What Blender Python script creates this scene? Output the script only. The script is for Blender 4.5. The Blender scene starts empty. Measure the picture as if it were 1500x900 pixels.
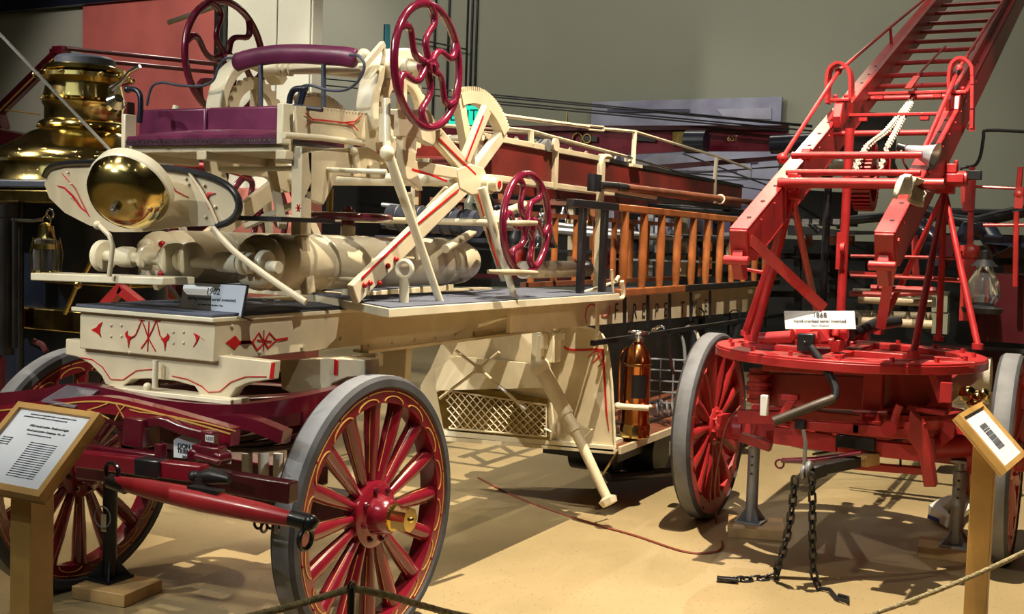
import bpy, bmesh, math, random
from mathutils import Vector as V, Matrix
random.seed(7)
PI = math.pi
C = bpy.context.scene.collection

# ------------------------------------------------------------------ camera
F = 1680.0; ROLL = math.radians(1.9); TH = math.radians(27.75); PITCH = math.radians(3.4); EYE = 1.55
FW = V((-math.sin(TH)*math.cos(PITCH), math.cos(TH)*math.cos(PITCH), -math.sin(PITCH)))
_r0 = V((math.cos(TH), math.sin(TH), 0)); _u0 = _r0.cross(FW)
RT = _r0*math.cos(ROLL) + _u0*math.sin(ROLL)
UP = -_r0*math.sin(ROLL) + _u0*math.cos(ROLL)
EYEP = V((0, 0, EYE))
def P(px, py, X=None, Y=None, Z=None):
    """point of the museum seen at photo position px,py on the real plane X=, Y= or Z="""
    d = FW + RT*((px-750)/F) + UP*((450-py)/F)
    if X is not None: t = X/d.x
    elif Y is not None: t = Y/d.y
    else: t = (Z-EYE)/d.z
    return EYEP + d*t
def proj(p):
    d = V(p)-EYEP; a = d.dot(FW); return 750+F*d.dot(RT)/a, 450-F*d.dot(UP)/a
cam = bpy.data.cameras.new('camera'); camo = bpy.data.objects.new('camera', cam); C.objects.link(camo)
cam.sensor_width = 36; cam.sensor_fit = 'HORIZONTAL'; cam.lens = F/1500*36; cam.clip_start = 0.05; cam.clip_end = 100
m = Matrix((RT, UP, -FW)).transposed().to_4x4(); m.translation = EYEP
camo.matrix_world = m
bpy.context.scene.camera = camo

# ------------------------------------------------------------------ materials
def mat(name, col, rough=.5, metal=0, var=.12, vscale=6, bump=0, bscale=40, coat=0, emit=0, alpha=1, trans=0, col2=None, worn=None, wornamt=.0):
    m = bpy.data.materials.new(name); m.use_nodes = True
    nt = m.node_tree; b = nt.nodes['Principled BSDF']; N = nt.nodes.new; L = nt.links.new
    c = list(col)+[1]
    b.inputs['Roughness'].default_value = rough; b.inputs['Metallic'].default_value = metal
    b.inputs['Coat Weight'].default_value = coat; b.inputs['Coat Roughness'].default_value = .12
    if trans: b.inputs['Transmission Weight'].default_value = trans
    if alpha < 1: b.inputs['Alpha'].default_value = alpha
    tc = N('ShaderNodeTexCoord'); nz = N('ShaderNodeTexNoise')
    nz.inputs['Scale'].default_value = vscale; nz.inputs['Detail'].default_value = 5
    L(tc.outputs['Object'], nz.inputs['Vector'])
    ramp = N('ShaderNodeValToRGB'); L(nz.outputs['Fac'], ramp.inputs['Fac'])
    k = col2 or [x*(1-var*1.6) for x in col]
    ramp.color_ramp.elements[0].position = .35; ramp.color_ramp.elements[0].color = list(k)+[1]
    ramp.color_ramp.elements[1].position = .65; ramp.color_ramp.elements[1].color = c
    out = ramp.outputs['Color']
    if worn:
        n2 = N('ShaderNodeTexNoise'); n2.inputs['Scale'].default_value = vscale*4; n2.inputs['Detail'].default_value = 8
        L(tc.outputs['Object'], n2.inputs['Vector'])
        r2 = N('ShaderNodeValToRGB'); L(n2.outputs['Fac'], r2.inputs['Fac'])
        r2.color_ramp.elements[0].position = .62-wornamt; r2.color_ramp.elements[1].position = .68-wornamt
        mx = N('ShaderNodeMix'); mx.data_type = 'RGBA'
        L(r2.outputs['Color'], mx.inputs['Factor']); L(out, mx.inputs[6]); mx.inputs[7].default_value = list(worn)+[1]
        out = mx.outputs[2]
    L(out, b.inputs['Base Color'])
    mr = N('ShaderNodeMapRange'); L(nz.outputs['Fac'], mr.inputs['Value'])
    mr.inputs['To Min'].default_value = max(.03, rough-.08); mr.inputs['To Max'].default_value = min(1, rough+.08)
    L(mr.outputs['Result'], b.inputs['Roughness'])
    if bump:
        n3 = N('ShaderNodeTexNoise'); n3.inputs['Scale'].default_value = bscale; n3.inputs['Detail'].default_value = 4
        L(tc.outputs['Object'], n3.inputs['Vector'])
        bp = N('ShaderNodeBump'); bp.inputs['Strength'].default_value = bump; bp.inputs['Distance'].default_value = .01
        L(n3.outputs['Fac'], bp.inputs['Height']); L(bp.outputs['Normal'], b.inputs['Normal'])
    if emit:
        b.inputs['Emission Color'].default_value = c; b.inputs['Emission Strength'].default_value = emit
    return m
M = dict(
 cream = mat('cream_paint', (.64,.55,.37), .38, coat=.25, var=.10, bump=.08),
 cream_pale = mat('pale_cream_paint', (.74,.67,.48), .35, coat=.3, var=.07),
 maroon = mat('maroon_paint', (.105,.006,.016), .24, coat=.6, var=.2),
 maroon_dk = mat('dark_maroon_paint', (.05,.005,.008), .3, coat=.4, var=.2),
 crimson = mat('crimson_wheel_paint', (.19,.007,.018), .22, coat=.6, var=.15),
 wheelred = mat('magenta_maroon_enamel', (.16,.008,.03), .18, coat=.8, var=.15),
 red = mat('red_paint', (.44,.022,.024), .42, coat=.15, var=.18, bump=.06),
 red_dk = mat('old_red_paint', (.33,.018,.014), .45, coat=.2, var=.25, bump=.1),
 ladderred = mat('worn_red_ladder_paint', (.19,.016,.012), .5, var=.4, col2=(.045,.012,.008), vscale=2.2, bump=.1),
 red_stripe = mat('red_striping', (.5,.01,.01), .35),
 gold = mat('gold_striping', (.6,.33,.08), .35),
 brass = mat('polished_brass', (.80,.62,.24), .13, 1, var=.1, bump=.04, bscale=9),
 brass_dk = mat('aged_brass', (.5,.36,.12), .25, 1, var=.3),
 copper = mat('polished_copper', (.72,.28,.10), .2, 1, var=.2, vscale=4),
 chrome = mat('nickel_plate', (.75,.75,.76), .14, 1, var=.1),
 steel = mat('grey_galvanised_steel', (.32,.33,.34), .45, .6, var=.15),
 iron_brown = mat('brown_worn_iron', (.09,.07,.055), .5, .4, var=.3),
 singlered = mat('bright_singletree_red', (.38,.02,.028), .3, coat=.4, var=.15),
 iron = mat('black_iron', (.02,.021,.024), .4, .3, var=.3, bump=.15),
 black = mat('black_enamel', (.012,.012,.014), .3, coat=.3),
 rubber = mat('grey_black_rubber', (.055,.055,.06), .75, var=.25, vscale=10, bump=.15),
 rubber_gray = mat('pale_tread_rubber', (.19,.195,.205), .7, var=.15, vscale=8, bump=.15),
 deckcloth = mat('grey_blue_deck_matting', (.09,.10,.135), .85, var=.15, bump=.3, bscale=120),
 leather = mat('purple_maroon_leather', (.15,.022,.07), .34, var=.3, vscale=5, bump=.5, bscale=8),
 leather_dk = mat('dark_leather', (.055,.018,.035), .4, var=.3, vscale=5, bump=.3),
 navy = mat('dark_navy_enamel', (.008,.012,.025), .3, coat=.4),
 slate = mat('slate_enamel', (.05,.06,.085), .4),
 wood = mat('varnished_orange_wood', (.38,.12,.032), .35, coat=.3, var=.3, vscale=7),
 post = mat('honey_oak', (.55,.32,.09), .42, var=.2, vscale=5, bump=.05),
 palewood = mat('raw_pine_block', (.52,.34,.14), .6, var=.25, vscale=6),
 handle = mat('pale_turned_wood', (.42,.34,.22), .45, var=.2),
 polewood = mat('dark_pole_wood', (.2,.065,.03), .45, var=.3),
 paper = mat('white_paper', (.66,.71,.78), .6, var=.03),
 card = mat('white_card', (.72,.75,.78), .55, var=.03),
 ink = mat('black_ink', (.02,.02,.025), .6),
 canvas = mat('off_white_canvas', (.6,.55,.45), .85, var=.15, bump=.5, bscale=60),
 rope = mat('tan_rope', (.45,.37,.2), .85, var=.3, vscale=60, bump=.8, bscale=160),
 whiterope = mat('white_cord', (.62,.6,.52), .8, var=.2, bump=.4, bscale=160),
 hose = mat('slate_rubber_hose', (.035,.04,.06), .5, var=.2),
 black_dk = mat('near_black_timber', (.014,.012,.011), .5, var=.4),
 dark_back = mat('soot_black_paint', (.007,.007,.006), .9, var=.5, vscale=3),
 nickel = mat('bright_nickel', (.80,.85,.95), .33, .7, var=.05),
 teal = mat('teal_paint', (.01,.10,.13), .4),
 white = mat('white_enamel', (.75,.75,.7), .4, var=.05),
 glass = mat('clear_plastic', (.8,.8,.9), .08, trans=.9, var=.02),
 darkglass = mat('lantern_glass', (.75,.8,.8), .04, trans=.96, var=.02),
 exitgreen = mat('lit_exit_green', (.02,.62,.42), .4, emit=1.1, var=.02),
 redcord = mat('red_brown_cord', (.22,.05,.02), .6),
 olive = mat('olive_grey_enamel', (.16,.17,.12), .3, coat=.4),
 blueedge = mat('blue_edge', (.05,.08,.4), .5),
 tag = mat('tan_tag_paper', (.4,.33,.2), .7),
)

# ------------------------------------------------------------------ mesh builder
ZV = V((0,0,1))
class MB:
    def __init__(s): s.v = []; s.f = []; s.m = []; s.g = []
    def add(s, vs, fs, m=0):
        o = len(s.v); s.g.append((o, o+len(vs), len(s.f), len(s.f)+len(fs))); s.v += [V(v) for v in vs]; s.f += [tuple(i+o for i in f) for f in fs]; s.m += [m]*len(fs); return s
    def box(s, c, size, rz=0, m=0, axes=None):
        c = V(c); hx, hy, hz = [k/2 for k in size]
        if axes: ax, ay, az = axes
        else: ax, ay, az = V((math.cos(rz), math.sin(rz), 0)), V((-math.sin(rz), math.cos(rz), 0)), V((0,0,1))
        vs = [c+ax*(a*hx)+ay*(b*hy)+az*(d*hz) for d in(-1,1) for b in(-1,1) for a in(-1,1)]
        return s.add(vs, [(0,2,3,1),(4,5,7,6),(0,1,5,4),(2,6,7,3),(0,4,6,2),(1,3,7,5)], m)
    def span(s, a, b, m=0):
        a = V(a); b = V(b); return s.box((a+b)/2, [abs(k) for k in (b-a)], m=m)
    def beam(s, a, b, w, h, up=(0,0,1), m=0, w2=None, h2=None):
        """bar a->b, w across, h along up; may taper to w2,h2"""
        a = V(a); b = V(b); d = (b-a).normalized(); u = V(up); sd = d.cross(u)
        if sd.length < 1e-4: sd = d.cross(V((1,0,0)))
        sd.normalize(); u = sd.cross(d).normalized()
        vs = []
        for p, ww, hh in ((a, w, h), (b, w2 or w, h2 or h)):
            for i, j in ((-1,-1),(1,-1),(1,1),(-1,1)): vs.append(p+sd*(i*ww/2)+u*(j*hh/2))
        return s.add(vs, [(0,1,2,3),(7,6,5,4),(0,4,5,1),(1,5,6,2),(2,6,7,3),(3,7,4,0)], m)
    def tube(s, pts, r, n=10, closed=False, m=0, caps=True, flat=None):
        pts = [V(p) for p in pts]; N = len(pts)
        rs = r if isinstance(r, (list, tuple)) else [r]*N
        tang = []
        for i in range(N):
            if closed: t = pts[(i+1) % N]-pts[i-1]
            else: t = pts[min(i+1, N-1)]-pts[max(i-1, 0)]
            tang.append(t.normalized() if t.length > 1e-9 else V((0,0,1)))
        u = tang[0].orthogonal().normalized(); vs = []
        if abs(tang[0].z) < .9: u = (V((0,0,1))-tang[0]*tang[0].z).normalized()
        for i in range(N):
            u = (u-tang[i]*u.dot(tang[i]))
            u = u.normalized() if u.length > 1e-6 else tang[i].orthogonal().normalized()
            w = tang[i].cross(u)
            for k in range(n):
                a = 2*PI*k/n; vs.append(pts[i]+(u*math.cos(a)+w*math.sin(a)*(flat or 1))*rs[i])
        fs = []
        for i in range(N if closed else N-1):
            j = (i+1) % N
            for k in range(n):
                l = (k+1) % n; fs.append((i*n+k, i*n+l, j*n+l, j*n+k))
        if not closed and caps: fs += [tuple(range(n-1, -1, -1)), tuple((N-1)*n+k for k in range(n))]
        return s.add(vs, fs, m)
    def sweep(s, pts, w, h, up=ZV, m=0):
        """rectangular bar swept along pts, w across, h along up"""
        pts = [V(p) for p in pts]; n = len(pts); vs = []
        for i in range(n):
            t = (pts[min(i+1, n-1)]-pts[max(i-1, 0)]).normalized(); sd = t.cross(V(up)).normalized(); u = sd.cross(t).normalized()
            for a, b in ((-1,-1),(1,-1),(1,1),(-1,1)): vs.append(pts[i]+sd*(a*w/2)+u*(b*h/2))
        fs = [(0,1,2,3), tuple(4*(n-1)+k for k in (3,2,1,0))]
        for i in range(n-1):
            for k in range(4): fs.append((i*4+k, (i+1)*4+k, (i+1)*4+(k+1) % 4, i*4+(k+1) % 4))
        return s.add(vs, fs, m)
    def lathe(s, prof, o=(0,0,0), axis=(0,0,1), n=32, m=0, sweep=None, ref=None):
        """prof = [(radius, height)] revolved about axis"""
        o = V(o); ax = V(axis).normalized(); u = V(ref).normalized() if ref else ax.orthogonal().normalized(); w = ax.cross(u)
        vs = []; fs = []; full = sweep is None; cnt = n if full else n+1; sw = 2*PI if full else sweep
        for (r, h) in prof:
            for k in range(cnt):
                a = sw*k/n; vs.append(o+ax*h+(u*math.cos(a)+w*math.sin(a))*max(r, 1e-5))
        for i in range(len(prof)-1):
            for k in range(n):
                l = (k+1) % cnt if full else k+1
                fs.append((i*cnt+k, i*cnt+l, (i+1)*cnt+l, (i+1)*cnt+k))
        return s.add(vs, fs, m)
    def cyl(s, a, b, r, n=16, m=0, r2=None):
        a = V(a); b = V(b); L = (b-a).length; r2 = r if r2 is None else r2
        return s.lathe([(0,0),(r,0),(r2,L),(0,L)], a, b-a, n, m)
    def ring(s, c, axis, R, r, n=40, k=10, m=0, a0=0, a1=None, ref=None):
        ax = V(axis).normalized(); u = V(ref).normalized() if ref else ax.orthogonal().normalized(); w = ax.cross(u)
        if a1 is None:
            return s.tube([V(c)+(u*math.cos(2*PI*i/n)+w*math.sin(2*PI*i/n))*R for i in range(n)], r, k, True, m)
        return s.tube([V(c)+(u*math.cos(a0+(a1-a0)*i/n)+w*math.sin(a0+(a1-a0)*i/n))*R for i in range(n+1)], r, k, False, m)
    def prism(s, pts, thick, nrm, m=0):
        """closed outline pts (3d, planar) extruded thick along nrm, centred"""
        nrm = V(nrm).normalized()*thick/2; n = len(pts); pts = [V(p) for p in pts]
        vs = [p-nrm for p in pts]+[p+nrm for p in pts]
        fs = [tuple(range(n)), tuple(range(2*n-1, n-1, -1))]+[(i, i+n, (i+1) % n+n, (i+1) % n) for i in range(n)]
        return s.add(vs, fs, m)
    def ball(s, c, r, m=0, n=14, sc=(1,1,1)):
        vs = []; fs = []; k = n//2
        for i in range(k+1):
            for j in range(n):
                a = PI*i/k; b = 2*PI*j/n
                vs.append(V(c)+V((math.sin(a)*math.cos(b)*sc[0], math.sin(a)*math.sin(b)*sc[1], math.cos(a)*sc[2]))*r)
        for i in range(k):
            for j in range(n): fs.append((i*n+j, (i+1)*n+j, (i+1)*n+(j+1) % n, i*n+(j+1) % n))
        return s.add(vs, fs, m)
    def ribbon(s, pts, w, nrm, thick=.002, m=0):
        """painted / flat strip that follows pts, lying on a face with normal nrm"""
        nrm = V(nrm).normalized(); pts = [V(p) for p in pts]; n = len(pts); ws = w if isinstance(w, (list, tuple)) else [w]*n
        vs = []
        for i in range(n):
            t = (pts[min(i+1, n-1)]-pts[max(i-1, 0)]).normalized(); sd = t.cross(nrm).normalized()
            for a, b in ((-1,-1),(1,-1),(1,1),(-1,1)): vs.append(pts[i]+sd*(a*ws[i]/2)+nrm*(b*thick/2))
        fs = [(0,1,2,3), tuple(4*(n-1)+k for k in (3,2,1,0))]
        for i in range(n-1):
            for k in range(4): fs.append((i*4+k, (i+1)*4+k, (i+1)*4+(k+1) % 4, i*4+(k+1) % 4))
        return s.add(vs, fs, m)
    def pieces(s):
        """the far apart pieces of what was added, each as a builder of its own"""
        bb = []
        for a, b, _, _ in s.g:
            q = s.v[a:b]; bb.append((V([min(p[i] for p in q) for i in range(3)]), V([max(p[i] for p in q) for i in range(3)])))
        n = len(bb); r = list(range(n))
        def find(i):
            while r[i] != i: i = r[i]
            return i
        for i in range(n):
            for j in range(i+1, n):
                g = V([max(0, bb[j][0][k]-bb[i][1][k], bb[i][0][k]-bb[j][1][k]) for k in range(3)]).length
                if g <= max(.02, .5*max(max(bb[i][1]-bb[i][0]), max(bb[j][1]-bb[j][0]))): r[find(i)] = find(j)
        out = {}
        for i in range(n):
            p = out.setdefault(find(i), MB()); a, b, c, d = s.g[i]
            p.add(s.v[a:b], [tuple(x-a for x in f) for f in s.f[c:d]]); p.m[-(d-c):] = s.m[c:d]
        return sorted(out.values(), key=lambda p: -len(p.v))
    def build(s, name, mats, parent=None, bevel=0, angle=40, smooth=True, rel=True):
        if not isinstance(mats, (list, tuple)): mats = [mats]
        if parent is not None and rel and len(s.g) > 1 and not any(k in name for k in ('scroll','strip','rivet','bolt','hole','letter','mural','lining','gold','grat','mesh','trim','tip','text','head','name_board','bottles','dome')):
            ps = s.pieces()
            if 1 < len(ps) < 40:
                os_ = [p.build(name, mats, parent, bevel, angle, smooth) for p in ps]; return os_[0]
        me = bpy.data.meshes.new(name)
        c = V((0,0,0))
        if rel and s.v:
            lo = V([min(v[i] for v in s.v) for i in range(3)]); hi = V([max(v[i] for v in s.v) for i in range(3)]); c = (lo+hi)/2
            if parent is None: c.z = lo.z
        me.from_pydata([v-c for v in s.v], [], s.f)
        for q in mats: me.materials.append(M[q] if isinstance(q, str) else q)
        me.polygons.foreach_set('material_index', s.m)
        bm = bmesh.new(); bm.from_mesh(me); bmesh.ops.recalc_face_normals(bm, faces=bm.faces); bm.to_mesh(me); bm.free()
        if smooth:
            me.shade_smooth(); me.set_sharp_from_angle(angle=math.radians(angle))
        o = bpy.data.objects.new(name, me); C.objects.link(o)
        if parent is not None:
            o.parent = parent; o.location = c-wloc(parent)
        else: o.location = c
        if bevel:
            b = o.modifiers.new('bevel', 'BEVEL'); b.width = bevel; b.segments = 2; b.limit_method = 'ANGLE'; b.angle_limit = math.radians(50)
        return o
def wloc(o):
    l = V(o.location)
    while o.parent: o = o.parent; l += o.location
    return l
def tag(o, label=None, cat=None, group=None, kind=None):
    if label: o['label'] = label
    if cat: o['category'] = cat
    if group: o['group'] = group
    if kind: o['kind'] = kind
    return o
def thing(name, label, cat, loc=(0,0,0), group=None):
    o = bpy.data.objects.new(name, None); C.objects.link(o); o.location = loc; o.empty_display_size = .1
    return tag(o, label, cat, group)
def structure(o): o['kind'] = 'structure'; return o
def copy_tree(o, parent=None, loc=None, rz=None):
    c = o.copy(); C.objects.link(c); c.parent = parent
    if loc is not None: c.location = loc
    if rz is not None: c.rotation_euler = (0, 0, rz)
    for ch in [x for x in bpy.data.objects if x.parent == o]: copy_tree(ch, c)
    return c
def text(s_, name, parent, o, right, up, size, m='ink', align='CENTER', shear=0, ext=.0006):
    cu = bpy.data.curves.new(name, 'FONT'); cu.body = s_; cu.size = size; cu.align_x = align; cu.align_y = 'CENTER'
    cu.shear = shear; cu.extrude = ext; cu.resolution_u = 3
    tmp = bpy.data.objects.new(name, cu); C.objects.link(tmp)
    me = bpy.data.meshes.new_from_object(tmp); bpy.data.objects.remove(tmp); bpy.data.curves.remove(cu)
    r = V(right).normalized(); u = V(up); u = (u-r*u.dot(r)).normalized(); n = r.cross(u)
    R = Matrix((r, u, n)).transposed().to_4x4()
    me.transform(R); me.materials.clear(); me.materials.append(M[m])
    ob = bpy.data.objects.new(name, me); C.objects.link(ob)
    if parent is not None: ob.parent = parent; ob.location = V(o)-wloc(parent)
    else: ob.location = V(o)
    return ob
def arc(c, u, w, R, a0, a1, n=16):
    return [V(c)+V(u)*(math.cos(a0+(a1-a0)*i/n)*R)+V(w)*(math.sin(a0+(a1-a0)*i/n)*R) for i in range(n+1)]
def smooth_pts(pts, sub=6):
    pts = [V(p) for p in pts]; out = []
    for i in range(len(pts)-1):
        p0 = pts[max(i-1, 0)]; p1 = pts[i]; p2 = pts[i+1]; p3 = pts[min(i+2, len(pts)-1)]
        for k in range(sub):
            t = k/sub
            out.append(((p1*2)+(p2-p0)*t+(p0*2-p1*5+p2*4-p3)*t*t+(-p0+p1*3-p2*3+p3)*t**3)/2)
    return out+[pts[-1]]
def mirror_pt(p, xc): return V((2*xc-p[0], p[1], p[2]))
XA, YA, ZA = V((1,0,0)), V((0,1,0)), V((0,0,1))

# ------------------------------------------------------------------ wheels
def wheel_parts(parent, loc, R, width, nsp, rim_h, hub_r, mr, mt, spoke_w, rz=0, cap='brass', stripes=True, side=1, tire_t=.045, hub_w=.16):
    """road wheel in its own frame: axle along x, outer face towards +x*side"""
    w = MB(); Ro = R-tire_t; Ri = Ro-rim_h; h = width/2
    w.lathe([(Ri,-h*.8),(Ro,-h*.85),(Ro,h*.85),(Ri,h*.8),(Ri-.004,0),(Ri,-h*.8)], (0,0,0), XA, 72)
    if stripes:
        for k in range(nsp):   # scalloped gold lining round each gap between spokes
            a0 = 2*PI*(k+.12)/nsp; a1 = 2*PI*(k+.88)/nsp; pts = []
            for i in range(13):
                t = i/12; a = a0+(a1-a0)*t; rr = Ri+.006+.02*math.sin(PI*t)**.5
                pts.append(V((side*h*.86, math.cos(a)*rr, math.sin(a)*rr)))
            w.ribbon(pts, .004, XA, .003, m=1)
        w.ribbon([V((side*h*.86, math.cos(a)*(Ro-.012), math.sin(a)*(Ro-.012))) for a in [2*PI*i/80 for i in range(81)]], .003, XA, .003, m=1)
    for k in range(nsp):
        a = 2*PI*(k+.5)/nsp; w.ball((side*h*.86, math.cos(a)*(Ri+rim_h*.75), math.sin(a)*(Ri+rim_h*.75)), .006, n=8)
    root = w.build('wheel', [mr, 'gold'], parent, rel=False)
    root.location = V(loc)-wloc(parent); root.rotation_euler = (0, 0, rz)
    def sub(mb, name, ms, **k):
        o = mb.build(name, ms, None, rel=False, **k); o.parent = root; return o
    t = MB(); t.lathe([(Ro-.002,-h*.8),(Ro+.006,-h*1.02),(R-.012,-h),(R,-h*.72),(R,h*.72),(R-.012,h),(Ro+.006,h*1.02),(Ro-.002,h*.8)], (0,0,0), XA, 72)
    # tread a shade paler than the shoulders
    t.lathe([(R-.001,-h*.72),(R+.0015,-h*.66),(R+.0015,h*.66),(R-.001,h*.72)], (0,0,0), XA, 72, m=1)
    sub(t, 'tire', [mt, 'rubber_gray'])
    hb = MB(); s = side
    hb.lathe([(0,-hub_w*.6),(hub_r*.5,-hub_w*.6),(hub_r*.6,-.03),(hub_r,-.028),(hub_r,.028),(hub_r*.93,.036),(hub_r*.62,.042),(hub_r*.56,.075),(hub_r*.5,hub_w*.62),(hub_r*.44,hub_w*.66),(0,hub_w*.66)] if s > 0 else
             [(0,hub_w*.6),(hub_r*.5,hub_w*.6),(hub_r*.6,.03),(hub_r,.028),(hub_r,-.028),(hub_r*.93,-.036),(hub_r*.62,-.042),(hub_r*.56,-.075),(hub_r*.5,-hub_w*.62),(hub_r*.44,-hub_w*.66),(0,-hub_w*.66)], (0,0,0), XA, 40)
    sub(hb, 'hub', mr)
    bl = MB()
    for k in range(8):
        a = 2*PI*(k+.3)/8; c = V((s*.04, math.cos(a)*hub_r*.78, math.sin(a)*hub_r*.78)); bl.cyl(c-XA*.01, c+XA*(s*.008), .011, 8); bl.cyl(c, c+XA*(s*.016), .006, 8)
    sub(bl, 'hub_bolts', mr if cap != 'brass' else 'maroon')
    if cap:
        cp = MB(); x0 = s*hub_w*.6
        cp.cyl((x0,0,0), (x0+s*.018,0,0), hub_r*.42, 24); cp.cyl((x0+s*.018,0,0), (x0+s*.085,0,0), hub_r*.37, 8); cp.ball((x0+s*.086,0,0), .012, n=10)
        sub(cp, 'hub_cap', cap)
    for k in range(nsp):
        a = 2*PI*k/nsp; d = V((0, math.cos(a), math.sin(a)))
        sp = MB(); pts = [d*(hub_r*.8), d*(hub_r*1.25), d*(hub_r*1.9), d*((hub_r+Ri)/2+.03), d*(Ri-.03), d*(Ri+.01)]
        rr = [spoke_w*.42, spoke_w*.5, spoke_w*.62, spoke_w*.72, spoke_w*.74, spoke_w*.85]
        sp.tube(pts, rr, 12)
        if stripes:
            for q in (-1, 1):
                e = V((0, -math.sin(a), math.cos(a)))
                sp.tube([p+e*(q*r_*.93)+XA*(side*r_*.36) for p, r_ in list(zip(pts, rr))[1:5]], .0016, 5, m=1)
        sub(sp, 'spoke', [mr, 'gold'])
    return root
def handwheel(parent, c, axis, R, m, nsp=6, r=.014, ph=0, name='handwheel', grip=None, wave=.28, ref=None):
    ax = V(axis).normalized(); u = V(ref).normalized() if ref else V((0,0,1)); u = (u-ax*u.dot(ax)).normalized(); w = ax.cross(u)
    b = MB(); b.ring(c, ax, R, r, 56, 12, ref=u)
    b.cyl(V(c)-ax*.035, V(c)+ax*.03, .030, 16); b.cyl(V(c)+ax*.03, V(c)+ax*.045, .014, 10)
    o = b.build(name, m, parent)
    for k in range(nsp):
        a0 = ph+2*PI*k/nsp; pts = []; rs = []
        for i in range(15):
            t = i/14; rr = .022+(R-.022)*t; a = a0+wave*math.sin(2*PI*t)*(1-.25*t)
            pts.append(V(c)+(u*math.cos(a)+w*math.sin(a))*rr); rs.append(r*(.8+.25*abs(2*t-1)))
        MB().tube(pts, rs, 10).build('spoke', m, o)
    if grip is not None:
        g = V(c)+(u*math.cos(grip)+w*math.sin(grip))*(R*1.0)
        MB().tube([g, g+ax*.03, g+ax*.07, g+ax*.11, g+ax*.13], [.008,.011,.014,.013,.009], 12).build('grip', 'handle', o)
    return o
# ================================================================== cream aerial ladder truck
XC = -3.12; XB = -2.785; YB = 3.06; ZD = 1.28; HX = -2.60
def mx(p): return V((2*XC-p[0], p[1], p[2]))
T = thing('aerial_ladder_truck', 'cream horse-drawn aerial ladder truck with maroon spoked wheels, brass bell and purple leather seat', 'fire truck', (XC, 5.0, 0))
XW = -2.356
wR = wheel_parts(T, (XW-.05, 3.49, .515), .515, .10, 16, .055, .125, 'crimson', 'rubber', .042, side=1)
wL = copy_tree(wR, T, V((-3.88, 3.45, .515))-T.location, 0)
# --- front box
b = MB(); b.span((-3.45, YB, 1.083), (XB, YB+.95, 1.226))
b.build('front_box', 'cream', T, bevel=.004)
b = MB()
for px, py in ((163,477),(178,477),(163,493),(178,493),(254,487),(269,487),(254,503),(269,503),(190,517)):
    q = P(px, py, Y=YB); b.ball(q, .006, n=10)
for y_, z_ in ((3.15,1.205),(3.15,1.10),(3.3,1.10),(3.55,1.10),(3.8,1.12)): b.ball((XB, y_, z_), .009, n=10)
b.build('rivets', 'cream', T)
b = MB(); b.span((-3.475, YB-.02, 1.224), (XB+.01, YB+.9, 1.240)); b.build('box_lip', 'cream_pale', T, bevel=.003)
b = MB(); b.span((-3.46, YB-.012, 1.240), (XB, YB+.9, 1.252)); b.build('lid', 'deckcloth', T, bevel=.003)
def on_box(pts): return [P(x, y, Y=YB-.002) for x, y in pts]
sc = MB()
def zz(x, y): return (x/3.75, 400+y/3.75)
def blob(pts): sc.prism(on_box([zz(*p) for p in pts]), .003, YA)
def line(pts, w): sc.ribbon(on_box([zz(*p) for p in pts]), w, YA, .003)
blob([(500,312),(530,300),(545,280),(562,270),(550,300),(548,325),(556,355),(540,335),(525,325)])
blob([(1122,372),(1095,350),(1085,375),(1060,410),(1078,375),(1075,350),(1062,330),(1085,340),(1098,352)])
blob([(700,318),(688,330),(690,350),(700,362),(706,412),(712,372),(722,358),(740,352),(720,350),(704,345),(700,335)])
blob([(920,332),(930,345),(925,365),(912,378),(906,430),(900,385),(892,370),(880,362),(895,362),(912,350),(918,342)])
line([(722,356),(745,340),(762,300),(778,260),(795,300),(815,360),(855,432)], .0035)
line([(895,362),(878,345),(868,300),(858,262),(838,310),(810,365),(775,415)], .0035)
line([(818,268),(814,350),(810,432)], .003); line([(764,258),(792,262)], .003); line([(845,264),(882,266)], .003)
sc.build('red_scrollwork', 'red_stripe', T)
s2 = MB()
def on_side(x, y): return P(*zz(x+0, y), X=XB+.002)
def sd(x, y): return P(350+x/3.75, 400+y/3.75, X=XB+.002)
s2.prism([on_side(1240,385), on_side(1292,345), on_side(1322,382), on_side(1290,420)], .003, XA)
for pts, w in (([(1322,382),(1380,380)], .012),):
    s2.ribbon([on_side(*p) for p in pts], w, XA, .003)
for pts, w in (([(0,382),(75,382)],.010), ([(75,382),(110,330),(140,382),(100,425),(75,382)],.007), ([(140,382),(168,330),(205,370),(160,412),(135,370)],.007), ([(205,370),(268,360)],.009), ([(138,315),(136,430)],.003), ([(100,370),(180,378)],.006)):
    s2.ribbon([sd(*p) for p in pts], w, XA, .003)
s2.build('red_scrollwork', 'red_stripe', T)
# --- main side beams
zb0 = P(560,514,X=XB).z; zb1 = P(750,490,X=XB).z
for X0, s in ((XB, 1), (2*XC-XB, -1)):
    b = MB(); zt = 1.245
    b.span((X0-s*.012, YB+.9, zb0), (X0, 6.2, zt)); b.span((X0-s*.05, YB+.9, zt-.012), (X0+s*.03, 6.2, zt)); b.span((X0-s*.05, YB+.9, zb0), (X0+s*.03, 6.2, zb0+.012))
    for k in range(12): b.ball((X0+s*.002, 4.0+k*.18, zb0+.03), .008, n=8); b.ball((X0+s*.002, 4.05+k*.18, zt-.03), .006, n=8)
    b.build('frame_beam', 'cream', T)
for y0 in (3.25, 4.5, 5.4): MB().span((2*XC-XB+.02, y0, zb0+.014), (XB-.02, y0+.07, zb0+.10)).build('cross_member', 'cream', T, bevel=.004)
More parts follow.
